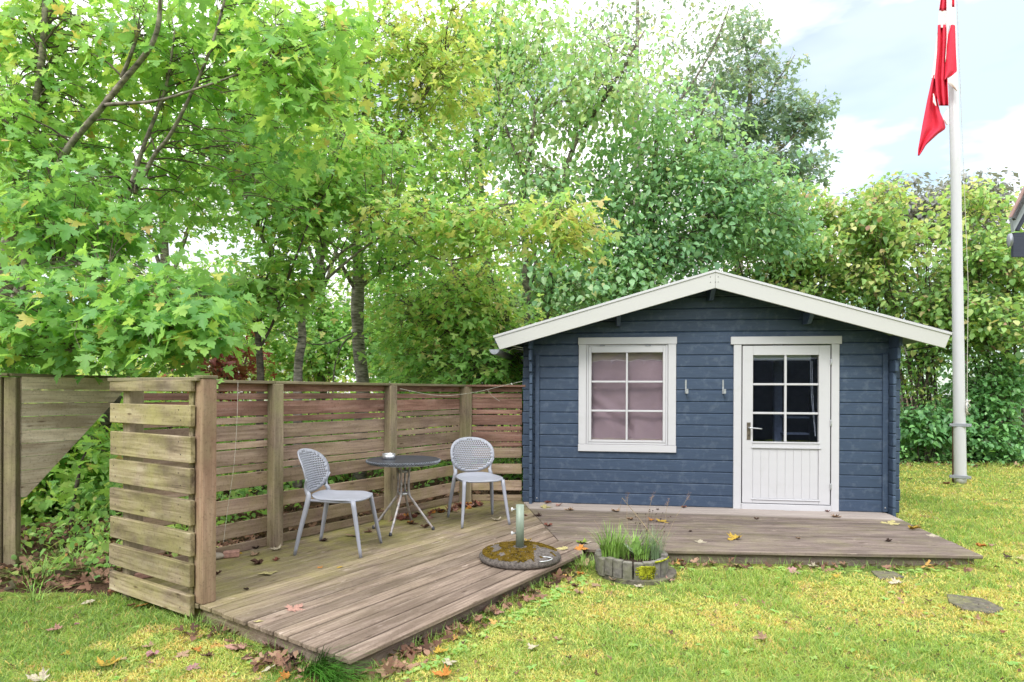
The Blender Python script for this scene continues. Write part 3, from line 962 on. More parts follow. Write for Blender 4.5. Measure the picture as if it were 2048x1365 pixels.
link('lever', mesh_from('lever', V, F, True), M['steel'], handle)
link('keyhole', lathe_me('keyhole', [(.006, 0), (.006, .002)], 10), M['dark'], handle, (0, -.0045, -.045), (R(90), 0, 0))
for z in (1.77, 1.10, .40):
    h = link('hinge', lathe_me('hinge', [(.007, -.035), (.009, -.03), (.009, .03), (.007, .035)], 10), M['steel'], door, (3.289, -.026, z))
wb('blind', 2.475, 3.10, 1.795, 1.855, .05, .09, M['white'], door)
for x, dx in ((3.10, .05), (3.115, .04)):
    V, F = tube_data(smooth_path([(x, .055, 1.79), (x + .01, .05, 1.4), (x + dx, .05, .95)]), .003, 5)
    link('blind_cord', mesh_from('blind_cord', V, F), M['white'], door)
# pale things in the dim room seen through the glass
M['ind'] = plain('dim_blue_panel', (.22, .26, .36), .8)
box('post', (2.98, .9, 1.2), (.09, .09, 2.0), M['ind'], shed)
box('shelf', (3.15, .8, 1.13), (.30, .2, .02), M['ind'], shed)
box('shelf', (3.15, .8, .93), (.30, .2, .02), M['ind'], shed)

# hooks
for x in (1.742, 2.15):
    bm_pts = [(0, -.004, 1.575), (0, -.006, 1.50), (0, -.006, 1.43), (.002, -.02, 1.412), (.012, -.06, 1.412), (.014, -.075, 1.43), (.014, -.075, 1.465)]
    h = empty('hook', (x, 0, 0), 0, shed)
    box('back_strip', (0, -.004, 1.495), (.018, .006, .16), M['steel'], h, 0, .001)
    box('arm', (.004, -.04, 1.418), (.018, .07, .006), M['steel'], h, 0, .001)
    box('lip', (.006, -.076, 1.444), (.024, .006, .052), M['steel'], h, 0, .001)

# ------------------------------------------------------------------ the house with its patio roof, behind the viewer; it shows in the panes
hb = empty('house', (0, -4.6, 0))
tag(hb, 'dark timber house with glazed patio roof mirrored in the shed window', 'house')
box('wall', (1.0, -.15, 1.45), (16, .2, 2.9), plain('house_wall', (.06, .075, .11), .7, nscale=4, namt=.2), hb)
for k in range(13):
    box('wall_board', (1.0, -.04, .2 + k * .21), (16, .02, .195), M['housedark'], hb)
for x in (-3.4, -.6, 2.2, 5.0):
    box('post', (x, 3.7, 1.0), (.11, .11, 2.0), M['housedark'], hb)
box('beam', (.8, 3.7, 2.05), (9.6, .07, .13), M['housedark'], hb)
box('beam', (.8, 2.0, 2.22), (9.6, .06, .11), M['housedark'], hb)
for k in range(13):
    x = -3.6 + k * .75
    link('rafter', box_me('rafterh', .05, 3.9, .09, .002), M['housedark'], hb, (x, 1.95, 2.33), (R(-6), 0, 0))
m_, t_, o_ = new_mat('patio_roof_sheet')
g_ = G(t_)
tr_ = g_.n('ShaderNodeBsdfTranslucent', Color=(.9, .9, .92, 1)); df_ = g_.n('ShaderNodeBsdfTransparent', Color=(.9, .92, .95, 1))
mx_ = g_.n('ShaderNodeMixShader'); mx_.inputs[0].default_value = .5
g_.l(tr_.outputs[0], mx_.inputs[1]); g_.l(df_.outputs[0], mx_.inputs[2]); g_.l(mx_.outputs[0], o_.inputs[0])
link('roof_sheet', box_me('roofsheet', 9.4, 4.0, .01, 0), m_, hb, (.8, 1.95, 2.40), (R(-6), 0, 0))

# ------------------------------------------------------------------ perforated chairs
def back_shell_me():
    zc, hh, ww = .640, .178, .248
    def outline(t):      # egg, broader above
        c, s = math.cos(t), math.sin(t)
        p = 2.35
        x = abs(c) ** (2 / p) * (1 if c > 0 else -1); y = abs(s) ** (2 / p) * (1 if s > 0 else -1)
        return (ww * x * (1 + .05 * y - (.10 if y < 0 else 0) * y * y), hh * y)
    pts = [outline(2 * PI * i / 64) for i in range(64)]
    verts = [Vector(p) for p in pts]
    edges = [(i, (i + 1) % 64) for i in range(64)]
    holes = []
    pitchx, pitchy = .0205, .0185
    for j in range(-12, 13):
        for i in range(-14, 15):
            x = (i + .5 * (j % 2)) * pitchx; y = j * pitchy + .004
            # inside a smaller outline?
            sc_ = .86
            ok = in_poly(np.array([x / sc_]), np.array([y / sc_ * 1.0]), pts)[0]
            if ok: holes.append((x, y))
    hr = .0072
    for hx, hy in holes:
        b = len(verts)
        for k in range(6):
            verts.append(Vector((hx + hr * math.cos(PI / 3 * k), hy + hr * math.sin(PI / 3 * k))))
        edges += [(b + k, b + (k + 1) % 6) for k in range(6)]
    r = delaunay_2d_cdt(verts, edges, [], 1, 1e-6)
    vo, fo = r[0], r[2]
    H = np.array(holes)
    F = []
    for f in fo:
        c = sum((vo[i] for i in f), Vector((0, 0))) / len(f)
        if np.min((H[:, 0] - c.x) ** 2 + (H[:, 1] - c.y) ** 2) < (hr * .8) ** 2: continue
        if not in_poly(np.array([c.x]), np.array([c.y]), pts)[0]: continue
        F.append(tuple(f))
    lean = R(15); Rr = .42
    V = []
    for v in vo:
        s, t = v.x, v.y
        y = -.222 - (t + hh) * math.sin(lean) + Rr * (1 - math.cos(s / Rr)) - .02 * (t / hh) ** 2
        V.append((Rr * math.sin(s / Rr), y, zc + t))
    return mesh_from('backrest', V, F, True)

def seat_me():
    V, F = [], []
    n = 40
    def outl(t):
        c, s = math.cos(t), math.sin(t)
        p = 3.0
        x = abs(c) ** (2 / p) * (1 if c > 0 else -1); y = abs(s) ** (2 / p) * (1 if s > 0 else -1)
        return x * (.222 + .012 * y), .02 + y * .225
    rings = [(.0, .432), (.5, .434), (.85, .441), (.97, .447), (1.0, .443), (1.0, .435), (.96, .428), (.4, .420), (0, .419)]
    for sc_, z in rings:
        for i in range(n):
            x, y = outl(2 * PI * i / n)
            fx = x * sc_; fy = .02 + (y - .02) * sc_
            V.append((fx, fy, z - .010 * max(0, (fy - .12) / .1) * sc_ + (.02 * max(0, -fy - .1) / .1)))
    for r in range(len(rings) - 1):
        for i in range(n):
            i2 = (i + 1) % n
            F.append((r * n + i, r * n + i2, (r + 1) * n + i2, (r + 1) * n + i))
    return mesh_from('seat', V, F, True)

def leg_me(pts, rads):
    V, F = tube_data(smooth_path(pts, 4), np.interp(np.linspace(0, 1, (len(pts) - 1) * 4 + 1), np.linspace(0, 1, len(rads)), rads), 12)
    return mesh_from('leg', V, F, True)

bsm, stm = back_shell_me(), seat_me()
def make_chair(loc, rz, label):
    t = empty('perforated_chair', loc, rz)
    tag(t, label, 'chair', 'grey perforated plastic chairs at the bistro table')
    o = link('backrest', bsm, M['chair'], t)
    md = o.modifiers.new('thick', 'SOLIDIFY'); md.thickness = .009; md.offset = 0
    # rim round the shell
    link('seat', stm, M['chair'], t)
    for s in (-1, 1):
        link('leg', leg_me([(s * .195, .185, .430), (s * .215, .225, .22), (s * .240, .268, .0)], [.020, .017, .0125]), M['chair'], t)
        link('leg', leg_me([(s * .178, -.205, .50), (s * .192, -.185, .44), (s * .222, -.235, .2), (s * .240, -.275, .0)], [.013, .022, .018, .0125]), M['chair'], t)
        V, F = tube_data(smooth_path([(s * .190, -.190, .455), (s * .198, -.208, .53), (s * .226, -.185, .60)], 4), [.013, .013, .012, .012, .011, .010, .009, .008, .006], 8)
        link('upright', mesh_from('upright', V, F, True), M['chair'], t)
        V, F = tube_data([(s * .188, -.19, .428), (s * .205, 0, .423), (s * .195, .185, .424)], .011, 8)
        link('side_rail', mesh_from('side_rail', V, F, True), M['chair'], t)
    return t
# (front faces local +y)
def facing(fx, fy): return math.atan2(-fx, fy)
make_chair((-1.41, 5.08, DECK_Z + .002), facing(.556, -.067), 'grey perforated chair seen from the side, at the near side of the bistro table')
make_chair((-.336, 6.205, DECK_Z + .002), facing(.187, -.515), 'grey perforated chair facing outwards in front of the fence corner, next to the shed')

# ------------------------------------------------------------------ bistro table
tb = empty('bistro_table', (-1.02, 5.82, DECK_Z + .002))
tag(tb, 'small round bistro table with dark braided rim and rusty splayed legs', 'table')
TZ = .655
link('table_top', lathe_me('table_top', [(.322, TZ - .006), (.324, TZ), (.318, TZ + .002), (.001, TZ + .002)], 48, False), M['tabletop'], tb)
link('rim', lathe_me('rim', [(.322, TZ - .026), (.338, TZ - .024), (.340, TZ - .006), (.330, TZ + .006), (.323, TZ + .004)], 48), M['rattan'], tb)
link('under_ring', lathe_me('under_ring', [(.318, TZ - .034), (.330, TZ - .034), (.330, TZ - .027), (.318, TZ - .027)], 48), M['steel'], tb)
V, F = [], []
for k in range(84):          # the braid
    a = 2 * PI * k / 84
    for sgn in (1, -1):
        r = .341
        p0 = Vector((r * math.cos(a), r * math.sin(a), TZ - .010 - sgn * .010)); a2_ = a + .075
        p1 = Vector((r * math.cos(a2_), r * math.sin(a2_), TZ - .010 + sgn * .010)); am = a + .0375
        pm = Vector(((r + .005 * sgn) * math.cos(am), (r + .005 * sgn) * math.sin(am), TZ - .010))
        tube_data([p0, pm, p1], .0038, 4, False, V, F)
tag(link('braid', mesh_from('braid', V, F), plain('rattan_strand', (.20, .22, .26), .4, nscale=90, namt=.35), tb), kind='stuff')
feet = [(-.065, -.27), (.25, -.02), (.03, .265), (-.29, .02)]
for fx, fy in feet:
    a = math.atan2(fy, fx); c, s = math.cos(a), math.sin(a)
    V, F = tube_data(smooth_path([(.10 * c, .10 * s, TZ - .01), (.064 * c, .064 * s, .60), (.052 * c, .052 * s, .50), (.054 * c, .054 * s, .34), (.10 * c, .10 * s, .26), (.27 * c, .27 * s, .03), (.285 * c, .285 * s, .011)], 5), .0115, 8)
    link('leg', mesh_from('leg', V, F, True), M['tubegrey'], tb)
    link('foot_cap', lathe_me('foot_cap', [(.014, 0), (.015, .012), (.012, .03)], 10), M['rattan'], tb, (.285 * c, .285 * s, -.001))
for z in (.545, .335):
    link('ring', lathe_me('ring', [(.036, z - .010), (.045, z - .012), (.045, z + .012), (.036, z + .010)], 20), M['steel'], tb)
ash = link('ashtray', lathe_me('ashtray', [(.002, .004), (.056, .004), (.056, .054), (.060, .056), (.060, 0.0), (.001, 0.0)][::-1], 28), M['steel'], None, (-1.155, 5.80, DECK_Z + .002 + TZ + .003))
tag(ash, 'round brushed steel ashtray on the bistro table', 'ashtray')

# ------------------------------------------------------------------ parasol base
pb = empty('parasol_base', (.066, 4.80, DECK_Z + .002))
tag(pb, 'round mossy concrete parasol base with a green grey metal tube, on the deck edge', 'parasol base')
def dome_me():
    prof = [(.001, .094), (.06, .094), (.13, .091), (.20, .084), (.255, .072), (.292, .056), (.312, .036), (.318, .018), (.308, 0), (.001, 0)][::-1]
    me = lathe_me('concrete', prof, 56)
    for v in me.vertices:
        n_ = mnoise.noise(v.co * 40) * .004 + mnoise.noise(v.co * 11) * .005
        if v.co.z > .004: v.co += v.co.normalized() * n_
    return me
link('concrete', dome_me(), M['concrete'], pb)
# moss cushions on top
def moss_pad(name, n, rfun, zfun, mat, par, size=.012, loc=(0, 0, 0), seed=3):
    rg = np.random.default_rng(seed)
    V, F = [], []
    for i in range(n):
        x, y = rfun(rg)
        z = zfun(x, y)
        s = size * rg.uniform(.6, 1.5)
        b = len(V)
        for k in range(6):
            a = k * PI / 3 + rg.uniform(0, .6)
            V.append((x + s * math.cos(a), y + s * math.sin(a), z - .003))
        V.append((x + rg.normal(0, .2) * s, y + rg.normal(0, .2) * s, z + s * .75))
        for k in range(6): F.append((b + k, b + (k + 1) % 6, b + 6))
    return tag(link(name, mesh_from(name, V, F, False), mat, par, loc), kind='stuff')
def dome_z(x, y):
    r = math.hypot(x, y)
    return float(np.interp(r, [0, .13, .20, .255, .292, .312], [.094, .091, .084, .072, .056, .036]))
def rmoss(rg):
    while True:
        r = math.sqrt(rg.uniform(.04, 1)) * .29; a = rg.uniform(0, 2 * PI)
        x, y = r * math.cos(a), r * math.sin(a)
        n_ = mnoise.noise(Vector((x * 9 + 3.1, y * 9, 0)))
        bias = -.12 if (x > .10 and y < .02) else .34
        if n_ + bias - max(0, r - .2) * 2.2 > 0: return x, y
M['moss2'] = plain('olive_moss', (.115, .078, .010), 1, nscale=30, namt=.45, spec=.1, dirt=((.12, .075, .015), .9, 9))
moss_pad('moss', 4200, rmoss, dome_z, M['moss2'], pb, .0085)
link('collar', lathe_me('collar', [(.030, .08), (.060, .084), (.058, .090), (.031, .092)], 24), M['block'], pb)
V, F = [], []
me = lathe_me('tube', [(.026, .42), (.0315, .42), (.0315, .085), (.026, .085)][::-1], 24)
link('tube', me, M['pipe'], pb)
link('tube_inside', lathe_me('tube_inside', [(.0255, .30), (.0255, .31)], 20), M['dark'], pb)
for z in (.385, .20):
    tube('clamp_screw', [(-.030, -.004, z), (-.062, -.012, z)], .006, M['steel'], pb, 8)
    link('screw_knob', lathe_me('screw_knob', [(.004, -.002), (.016, 0), (.016, .012), (.004, .014)], 10), M['white'], pb, (-.056, -.010, z), (0, R(-90), 0))
V, F = tube_data(smooth_path([(.155, -.20, .062), (.13, -.235, .052), (.15, -.262, .050), (.20, -.255, .054), (.235, -.225, .060), (.225, -.20, .064), (.165, -.195, .068)], 4), .0048, 7)
link('carry_handle', mesh_from('carry_handle', V, F, True), M['steel'], pb)

# ------------------------------------------------------------------ planter ring
PC = Vector((.93, 4.79, .052))
pln = empty('planter', PC)
pln.scale = (.93, .93, .93)
tag(pln, 'round planter of upright weathered concrete blocks standing in front of the deck', 'planter')
nblk = 22
for k in range(nblk):
    a0 = 2 * PI * k / nblk + .004; a1 = 2 * PI * (k + 1) / nblk - .016
    am = (a0 + a1) / 2
    def pt(r, a): return (r * math.cos(a - am), r * math.sin(a - am))
    poly = [pt(.243, a0), pt(.243, a1), pt(.288, a1), pt(.300, a1 - .012), pt(.303, am), pt(.300, a0 + .012), pt(.288, a0)]
    if k == 0: blk = prism_z_me('block', poly[::-1], 0, .138, .004)
    link('block', blk, M['block'], pln, (random.uniform(-.004, .004), random.uniform(-.004, .004), random.uniform(-.007, .006)), (random.uniform(-.03, .03), random.uniform(-.03, .03), am + random.uniform(-.01, .01)))
soil = lathe_me('soil', [(.001, .105), (.15, .108), (.25, .098), (.25, .05), (.001, .05)][::-1], 24)
for v in soil.vertices:
    if v.co.z > .08: v.co.z += mnoise.noise(v.co * 30) * .016
link('soil', soil, M['soil'], pln)
def blade(V, F, base, ang, h, wd, bend, seg=4):
    """a grass blade as a bent strip"""
    d = Vector((math.cos(ang), math.sin(ang), 0)); s = Vector((-d.y, d.x, 0))
    b = len(V)
    for i in range(seg + 1):
        t = i / seg
        c = Vector(base) + d * (bend * h * t * t) + Vector((0, 0, h * (t - .35 * abs(bend) * t * t)))
        ww_ = wd * (1 - t) ** .7 + .0004
        V.append(c - s * ww_ / 2); V.append(c + s * ww_ / 2)
    for i in range(seg): F.append((b + 2 * i, b + 2 * i + 1, b + 2 * i + 3, b + 2 * i + 2))
def grass_tuft(name, centre, rad, n, h, wd, bend, mat, label, cat, seed, parent=None, upz=0.0, dirb=None, kind='stuff'):
    rg = np.random.default_rng(seed)
    V, F = [], []
    for i in range(n):
        r = rad * math.sqrt(rg.uniform(0, 1)); a = rg.uniform(0, 2 * PI)
        aa = a + rg.normal(0, .5) if dirb is None else dirb + rg.normal(0, .5)
        blade(V, F, (centre[0] + r * math.cos(a), centre[1] + r * math.sin(a), centre[2]), aa, h * rg.uniform(.45, 1.1), wd * rg.uniform(.6, 1.3), bend * rg.uniform(.3, 1.5))
    o = link(name, mesh_from(name, V, F, True), mat, parent)
    return tag(o, label, cat)
M['blade'] = plain('grass_blade', (.24, .42, .08), .5, nscale=14, namt=.35, spec=.25, vary=.2)
M['bladedark'] = plain('dark_grass_blade', (.06, .19, .02), .45, nscale=14, namt=.35, spec=.3)
M['blue_blade'] = plain('blue_green_blade', (.22, .33, .17), .5, nscale=14, namt=.3)
M['dry'] = plain('dry_stalk', (.36, .27, .17), .9, nscale=14, namt=.3)
M['drydark'] = plain('dark_seed_head', (.07, .04, .035), .9, nscale=14, namt=.3)
M['drypink'] = plain('mauve_seed_head', (.28, .19, .17), .9, nscale=14, namt=.3)
zt = PC.z + .10
grass_tuft('grass_tuft', (PC.x - .15, PC.y - .02, zt), .10, 130, .29, .011, .45, M['blade'], 'tuft of broad fresh green blades at the left of the round planter', 'grass', 11)
grass_tuft('grass_tuft', (PC.x + .02, PC.y + .03, zt), .16, 150, .24, .006, .6, M['blade'], 'short thin grass in the middle of the round planter', 'grass', 12)
grass_tuft('grass_tuft', (PC.x + .17, PC.y - .02, zt), .08, 170, .26, .003, .35, M['blue_blade'], 'fine blue green upright leaves at the right of the round planter', 'plant', 13)
def stalk(V, F, p, pts, r=.0014):
    tube_data(smooth_path([Vector(p) + Vector(q) for q in pts], 3), r, 3, False, V, F)
# dry stalks with seed heads
rg = np.random.default_rng(5)
V, F = [], []; VS, FS = [], []
for (px_, py_, ex, ey) in ((1262, 1110, 1255, 993), (1290, 1100, 1305, 992), (1310, 1105, 1335, 1006), (1320, 1108, 1378, 992), (1250, 1112, 1240, 1035), (1242, 1110, 1188, 1040), (1235, 1112, 1170, 1060)):
    b = at(px_, py_, PC.y); e = at(ex, ey, PC.y + .05)
    b.z = zt
    m_ = b.lerp(e, .55) + Vector((rg.normal(0, .02), 0, .01))
    tube_data(smooth_path([b, m_, e], 4), .0012, 3, False, V, F)
    if ey < 1010:
        for q in range(34):
            t = rg.uniform(-.035, .03)
            c = e + Vector((rg.normal(0, .008) + t * .3, rg.normal(0, .006), t))
            tube_data([c, c + Vector((rg.normal(0, .006), 0, rg.uniform(.002, .011)))], .0012, 3, False, VS, FS)
o = tag(link('dry_grass', mesh_from('dry_grass', V, F), M['dry']), 'tall dry grass stalks with mauve seed heads rising from the round planter', 'dry grass')
link('seed_head', mesh_from('seed_head', VS, FS), M['drypink'], o)
b0 = at(1244, 996, PC.y - .1); b1 = at(1318, 1090, PC.y - .12)
V, F = tube_data([b1, b1.lerp(b0, .5) + Vector((.003, 0, .006)), b0, b0 + Vector((-.02, 0, -.10))], .0022, 4)
tag(link('broken_stalk', mesh_from('broken_stalk', V, F), M['dry']), 'single long straw coloured stalk leaning and snapped over the planter', 'dry stalk')
# dark umbels
V, F = [], []
for q in range(26):
    c = at(rg.uniform(1270, 1345), rg.uniform(1018, 1065), PC.y + rg.uniform(-.05, .12))
    b = Vector((PC.x + .12 + rg.normal(0, .03), PC.y, zt))
    tube_data([b, b.lerp(c, .6) + Vector((0, 0, .01)), c], .0006, 3, False, V, F)
    for w_ in range(3):
        tube_data([c + Vector((rg.normal(0, .003), 0, 0)), c + Vector((rg.normal(0, .004), 0, .006))], .0022, 4, True, V, F)
tag(link('withered_weed', mesh_from('withered_weed', V, F), M['drydark']), 'withered weed with tiny dark seed balls at the right of the planter', 'weed')
# broad serrated leaf
def broad_leaf_me(nm, ln, wd, curl=.3, teeth=6):
    V, F = [], []
    n = 12
    for i in range(n + 1):
        t = i / n
        w_ = wd * math.sin(PI * min(1, t ** .75)) * (1 + .12 * (-1) ** i) / 2 + .001
        z = -curl * ln * t * t
        V += [(-w_, t * ln, z + w_ * .35), (0, t * ln, z), (w_, t * ln, z + w_ * .35)]
    for i in range(n):
        for k in range(2):
            a = i * 3 + k
            F.append((a, a + 1, a + 4, a + 3))
    return mesh_from(nm, V, F, True)
M['weedleaf'] = plain('weed_leaf', (.17, .31, .06), .45, nscale=20, namt=.3, spec=.4)
M['silver'] = plain('silver_leaf', (.30, .38, .26), .6, nscale=20, namt=.25)
wd0 = empty('broadleaf_weed', (PC.x + .04, PC.y - .02, zt))
tag(wd0, 'young weed with toothed bright green leaves in the centre of the planter', 'weed')
blm = broad_leaf_me('leaf', .17, .07, -.05)
for rx, rz_, m_, sc_ in ((75, -10, 'weedleaf', 1.0), (40, 60, 'silver', .9), (35, 110, 'silver', .8), (50, -70, 'weedleaf', .7), (60, 30, 'weedleaf', .75), (30, -120, 'weedleaf', .8)):
    me2 = blm.copy(); me2.materials.clear()
    o = link('leaf', me2, M[m_], wd0, (0, 0, 0), (R(rx), 0, R(rz_))); o.scale = (sc_,) * 3
# moss on the planter
rgm = np.random.default_rng(8)
V, F = [], []
for i in range(520):
    a = rgm.normal(-1.35, .11); z = .11 - abs(rgm.normal(0, .05)); 
    if z < 0: continue
    if rgm.uniform() < .25: a = rgm.uniform(-1.1, -.35); z = .138
    r = .303 if z < .14 else rgm.uniform(.26, .30)
    c = Vector((r * math.cos(a), r * math.sin(a), z)); n_ = Vector((math.cos(a), math.sin(a), .3)).normalized()
    s = rgm.uniform(.004, .010); b = len(V)
    t1 = n_.cross(Vector((0, 0, 1))).normalized(); t2 = n_.cross(t1)
    for k in range(5):
        q = 2 * PI * k / 5
        V.append(c + (t1 * math.cos(q) + t2 * math.sin(q)) * s)
    V.append(c + n_ * s * 1.1)
    for k in range(5): F.append((b + k, b + (k + 1) % 5, b + 5))
M['mossy'] = plain('yellow_moss', (.34, .36, .03), 1, nscale=30, namt=.4, spec=.1)
tag(link('moss', mesh_from('moss', V, F), M['mossy'], pln), kind='stuff')

# round base slab under the planter, stepping stones
def slab_obj(name, poly, z, th, mat, label, cat):
    c = sum((Vector((x, y, 0)) for x, y in poly), Vector()) / len(poly)
    me = prism_z_me(name, [(x - c.x, y - c.y) for x, y in poly], -th, 0, .004)
    return tag(link(name, me, mat, None, (c.x, c.y, z)), label, cat)
slab_obj('footing', [(PC.x + .04 + .305 * math.cos(a) * (1 + .04 * math.sin(3 * a)), PC.y - .02 + .285 * math.sin(a)) for a in np.linspace(0, 2 * PI, 28)[:-1]], .058, .05, M['slab'], 'round worn concrete footing under the planter, showing at its right', 'paving')
pp = [onplane(x, y, .08) for x, y in ((1893, 1178), (1965, 1187), (2010, 1207), (1985, 1216), (1925, 1207), (1898, 1193))]
slab_obj('stepping_stone', [(p.x, p.y) for p in pp][::-1], float(gz(3.25, 4.3)) + .010, .05, M['slab'], 'grey stepping stone sunk in the lawn right of the deck', 'stepping stone')
pp = [onplane(x, y, .08) for x, y in ((1742, 1131), (1785, 1131), (1810, 1143), (1760, 1147))]
slab_obj('stepping_stone', [(p.x, p.y) for p in pp][::-1], float(gz(2.9, 4.8)) + .010, .05, M['slab'], 'dark stepping stone half hidden against the front edge of the shed deck', 'stepping stone')

# stones on the deck by the end screen
def rock(name, c, s, mat, label, cat, seed, rz=0):
    bm = bmesh.new(); bmesh.ops.create_icosphere(bm, subdivisions=3, radius=1)
    for v in bm.verts:
        v.co *= 1 + .10 * mnoise.noise(v.co * 1.3 + Vector((seed, 0, 0)))
        v.co = Vector((v.co.x * s[0], v.co.y * s[1], v.co.z * s[2]))
    return tag(link(name, bm_to(name, bm, True), mat, None, c, (0, 0, rz)), label, cat)
p = onplane(433, 1119, DECK_Z); rock('pebble', (p.x, p.y, DECK_Z + .025), (.058, .035, .027), M['stone'], 'smooth oval beige stone on the deck behind the end post', 'stone', 2, .4)
p = onplane(462, 1115, DECK_Z)
tag(link('brick', prism_z_me('brick', [(-.06, -.03), (.055, -.035), (.065, .03), (-.05, .035)], 0, .048, .006), M['brick'], None, (p.x, p.y, DECK_Z + .002), (0, 0, .5)), 'broken tan brick lying beside the oval stone on the deck', 'brick')
p = onplane(300, 1154, DECK_Z)
tag(link('brick', prism_z_me('brick', [(-.10, -.035), (.10, -.035), (.10, .035), (-.10, .035)], 0, .045, .006), M['brick'], None, (p.x, p.y, DECK_Z + .002), (0, 0, .75)), 'long pink brick seen through the bottom gap of the slatted screen', 'brick')
p = onplane(234, 1186, .015)
rock('pine_cone', (p.x, p.y, .035), (.055, .024, .022), plain('cone_brown', (.20, .08, .04), .8, nscale=50, namt=.4, bump=1.0), 'reddish brown fir cone on the moss left of the slatted screen', 'cone', 5, .5)

# ------------------------------------------------------------------ flagpole and flag
PB = Vector((6.80, 9.36, .07))
fp = empty('flagpole', PB)
tag(fp, 'tall white flagpole on the lawn to the right of the shed', 'flagpole')
top = at(1894.5, -260, 9.36) - PB
V, F = tube_data([(0, 0, .0), (0, 0, .08), top * .5 + Vector((.03, 0, 0)), top], [.078, .082, .068, .045], 24)
link('pole', mesh_from('pole', V, F, True), M['pole'], fp)
fpr = empty('base', (0, 0, 0), -math.atan2(6.8, 9.36), fp)
link('post', box_me('polepost', .03, .08, .95, .003), M['brown'], fpr, (-.088, .03, .46))
for z in (.105, .885):
    link('clamp', lathe_me('clamp', [(.082, -.022), (.090, -.022), (.090, .022), (.082, .022)], 24), M['zinc'], fpr, (0, 0, z))
    link('clamp_bar', box_me('clampbar', .27, .012, .045, .002), M['zinc'], fpr, (0, -.085, z))
    for x in (-.118, .118): link('bolt', bolt_me, M['steel'], fpr, (x, -.092, z), (R(90), 0, 0))
cl = at(1934, 815, 9.30) - PB
V, F = tube_data([cl + Vector((.0, 0, .13)), cl, cl + Vector((0, 0, -.13))], [.008, .016, .008], 8)
link('cleat', mesh_from('cleat', V, F, True), M['steel'], fp)
rg = np.random.default_rng(4)
V, F = [], []
for q in range(9):
    a = [cl + Vector((rg.normal(0, .022), rg.normal(0, .02), t)) for t in np.linspace(.11, -.11, 6)]
    tube_data(smooth_path(a, 3), .0055, 5, True, V, F)
link('halyard', mesh_from('halyard', V, F, True), M['rope'], fp)
V, F = tube_data([cl + Vector((0, 0, .1)), Vector((.093, -.02, 3.0)), Vector((top.x * .9 + .07, -.02, top.z * .9))], .004, 5)
link('halyard', mesh_from('halyard', V, F), M['rope'], fp)
V, F = tube_data(smooth_path([(-.083, -.05, 5.1), (.0, -.09, 5.05), (.078, -.04, 5.12)]), .005, 5)

flag = empty('flag', at(1893, 120, 9.25))
tag(flag, 'red flag with a white cross hanging limp in folds from the white flagpole', 'flag')
def cloth(name, left, right, y_top, y_bot, Y, folds, amp, mat, n=26, ph=0.0, back=.0):
    """hanging strip between two edges given as (height, x) lists; folded in depth"""
    ly, lx = zip(*left); ry, rx_ = zip(*right)
    V, F = [], []
    m_ = 40
    for j in range(m_ + 1):
        yy = y_top + (y_bot - y_top) * j / m_
        a = np.interp(yy, ly, lx); b = np.interp(yy, ry, rx_)
        for i in range(n + 1):
            t = i / n
            x = a + (b - a) * t
            d = amp * math.sin(folds * 2 * PI * t + ph + yy * .012) * (.5 + .5 * j / m_) + back
            V.append(at(x, yy, Y + d) - flag.location)
    for j in range(m_):
        for i in range(n):
            k = j * (n + 1) + i
            F.append((k, k + 1, k + n + 2, k + n + 1))
    o = link(name, mesh_from(name, V, F, True), mat, flag)
    md = o.modifiers.new('thick', 'SOLIDIFY'); md.thickness = .004
    return o
A_, B_ = 'flagred', 'flagwhite'
YF = 9.20
# upper hoist part, red, then the arm of the cross, then the lower red field
cloth('cloth', [(-260, 1889), (0, 1881), (22, 1878)], [(-260, 1903), (0, 1893), (22, 1893)], -260, 22, YF, 1.5, .03, M[A_])
cloth('cross', [(22, 1878), (55, 1876)], [(22, 1893), (55, 1894)], 22, 56, YF, 1.5, .03, M[B_])
cloth('cross', [(0, 1893.5), (40, 1893.5), (110, 1892), (125, 1891)], [(0, 1903), (40, 1902), (60, 1896), (125, 1890.5)], -260, 125, YF - .03, .5, .02, M[B_])
cloth('cloth', [(-260, 1905), (0, 1904), (15, 1904)], [(-260, 1911), (0, 1909), (15, 1909)], -260, 15, YF, .5, .02, M[A_])
cloth('cross', [(15, 1903), (52, 1896)], [(15, 1909.5), (52, 1910)], 15, 53, YF, .5, .02, M[B_])
cloth('cloth', [(50, 1902), (70, 1896), (120, 1891), (160, 1889)], [(50, 1910), (100, 1912), (143, 1914), (150, 1906), (160, 1890)], 50, 160, YF - .02, 1.0, .035, M[A_], ph=1)
cloth('cross', [(146, 1912), (160, 1893), (166, 1895), (182, 1913)], [(146, 1914), (175, 1915), (182, 1915)], 146, 182, YF - .01, .5, .02, M[B_])
cloth('cloth', [(50, 1876), (100, 1875), (155, 1870), (190, 1873), (212, 1878)], [(50, 1893), (100, 1894), (160, 1895), (205, 1897), (212, 1897)], 50, 212, YF, 2.0, .05, M[A_], ph=2)
cloth('cross', [(60, 1875), (120, 1868), (155, 1863)], [(60, 1877), (120, 1874), (155, 1871)], 60, 158, YF + .02, .5, .02, M[B_])
cloth('cloth', [(150, 1866), (200, 1855), (250, 1845), (300, 1836.5), (312, 1836)], [(150, 1874), (200, 1874), (226, 1880), (246, 1889), (258, 1891), (268, 1876), (290, 1852), (305, 1843), (312, 1838)], 150, 312, YF + .03, 1.5, .05, M[A_], ph=.5)
cloth('cross', [(188, 1866.5), (205, 1866), (212, 1871)], [(188, 1867.2), (200, 1870), (212, 1872)], 188, 212, YF - .03, .5, .01, M[B_])
cloth('cross', [(222, 1893), (232, 1886), (240, 1887), (250, 1893)], [(216, 1896), (250, 1898)], 216, 250, YF - .03, .5, .02, M[B_])

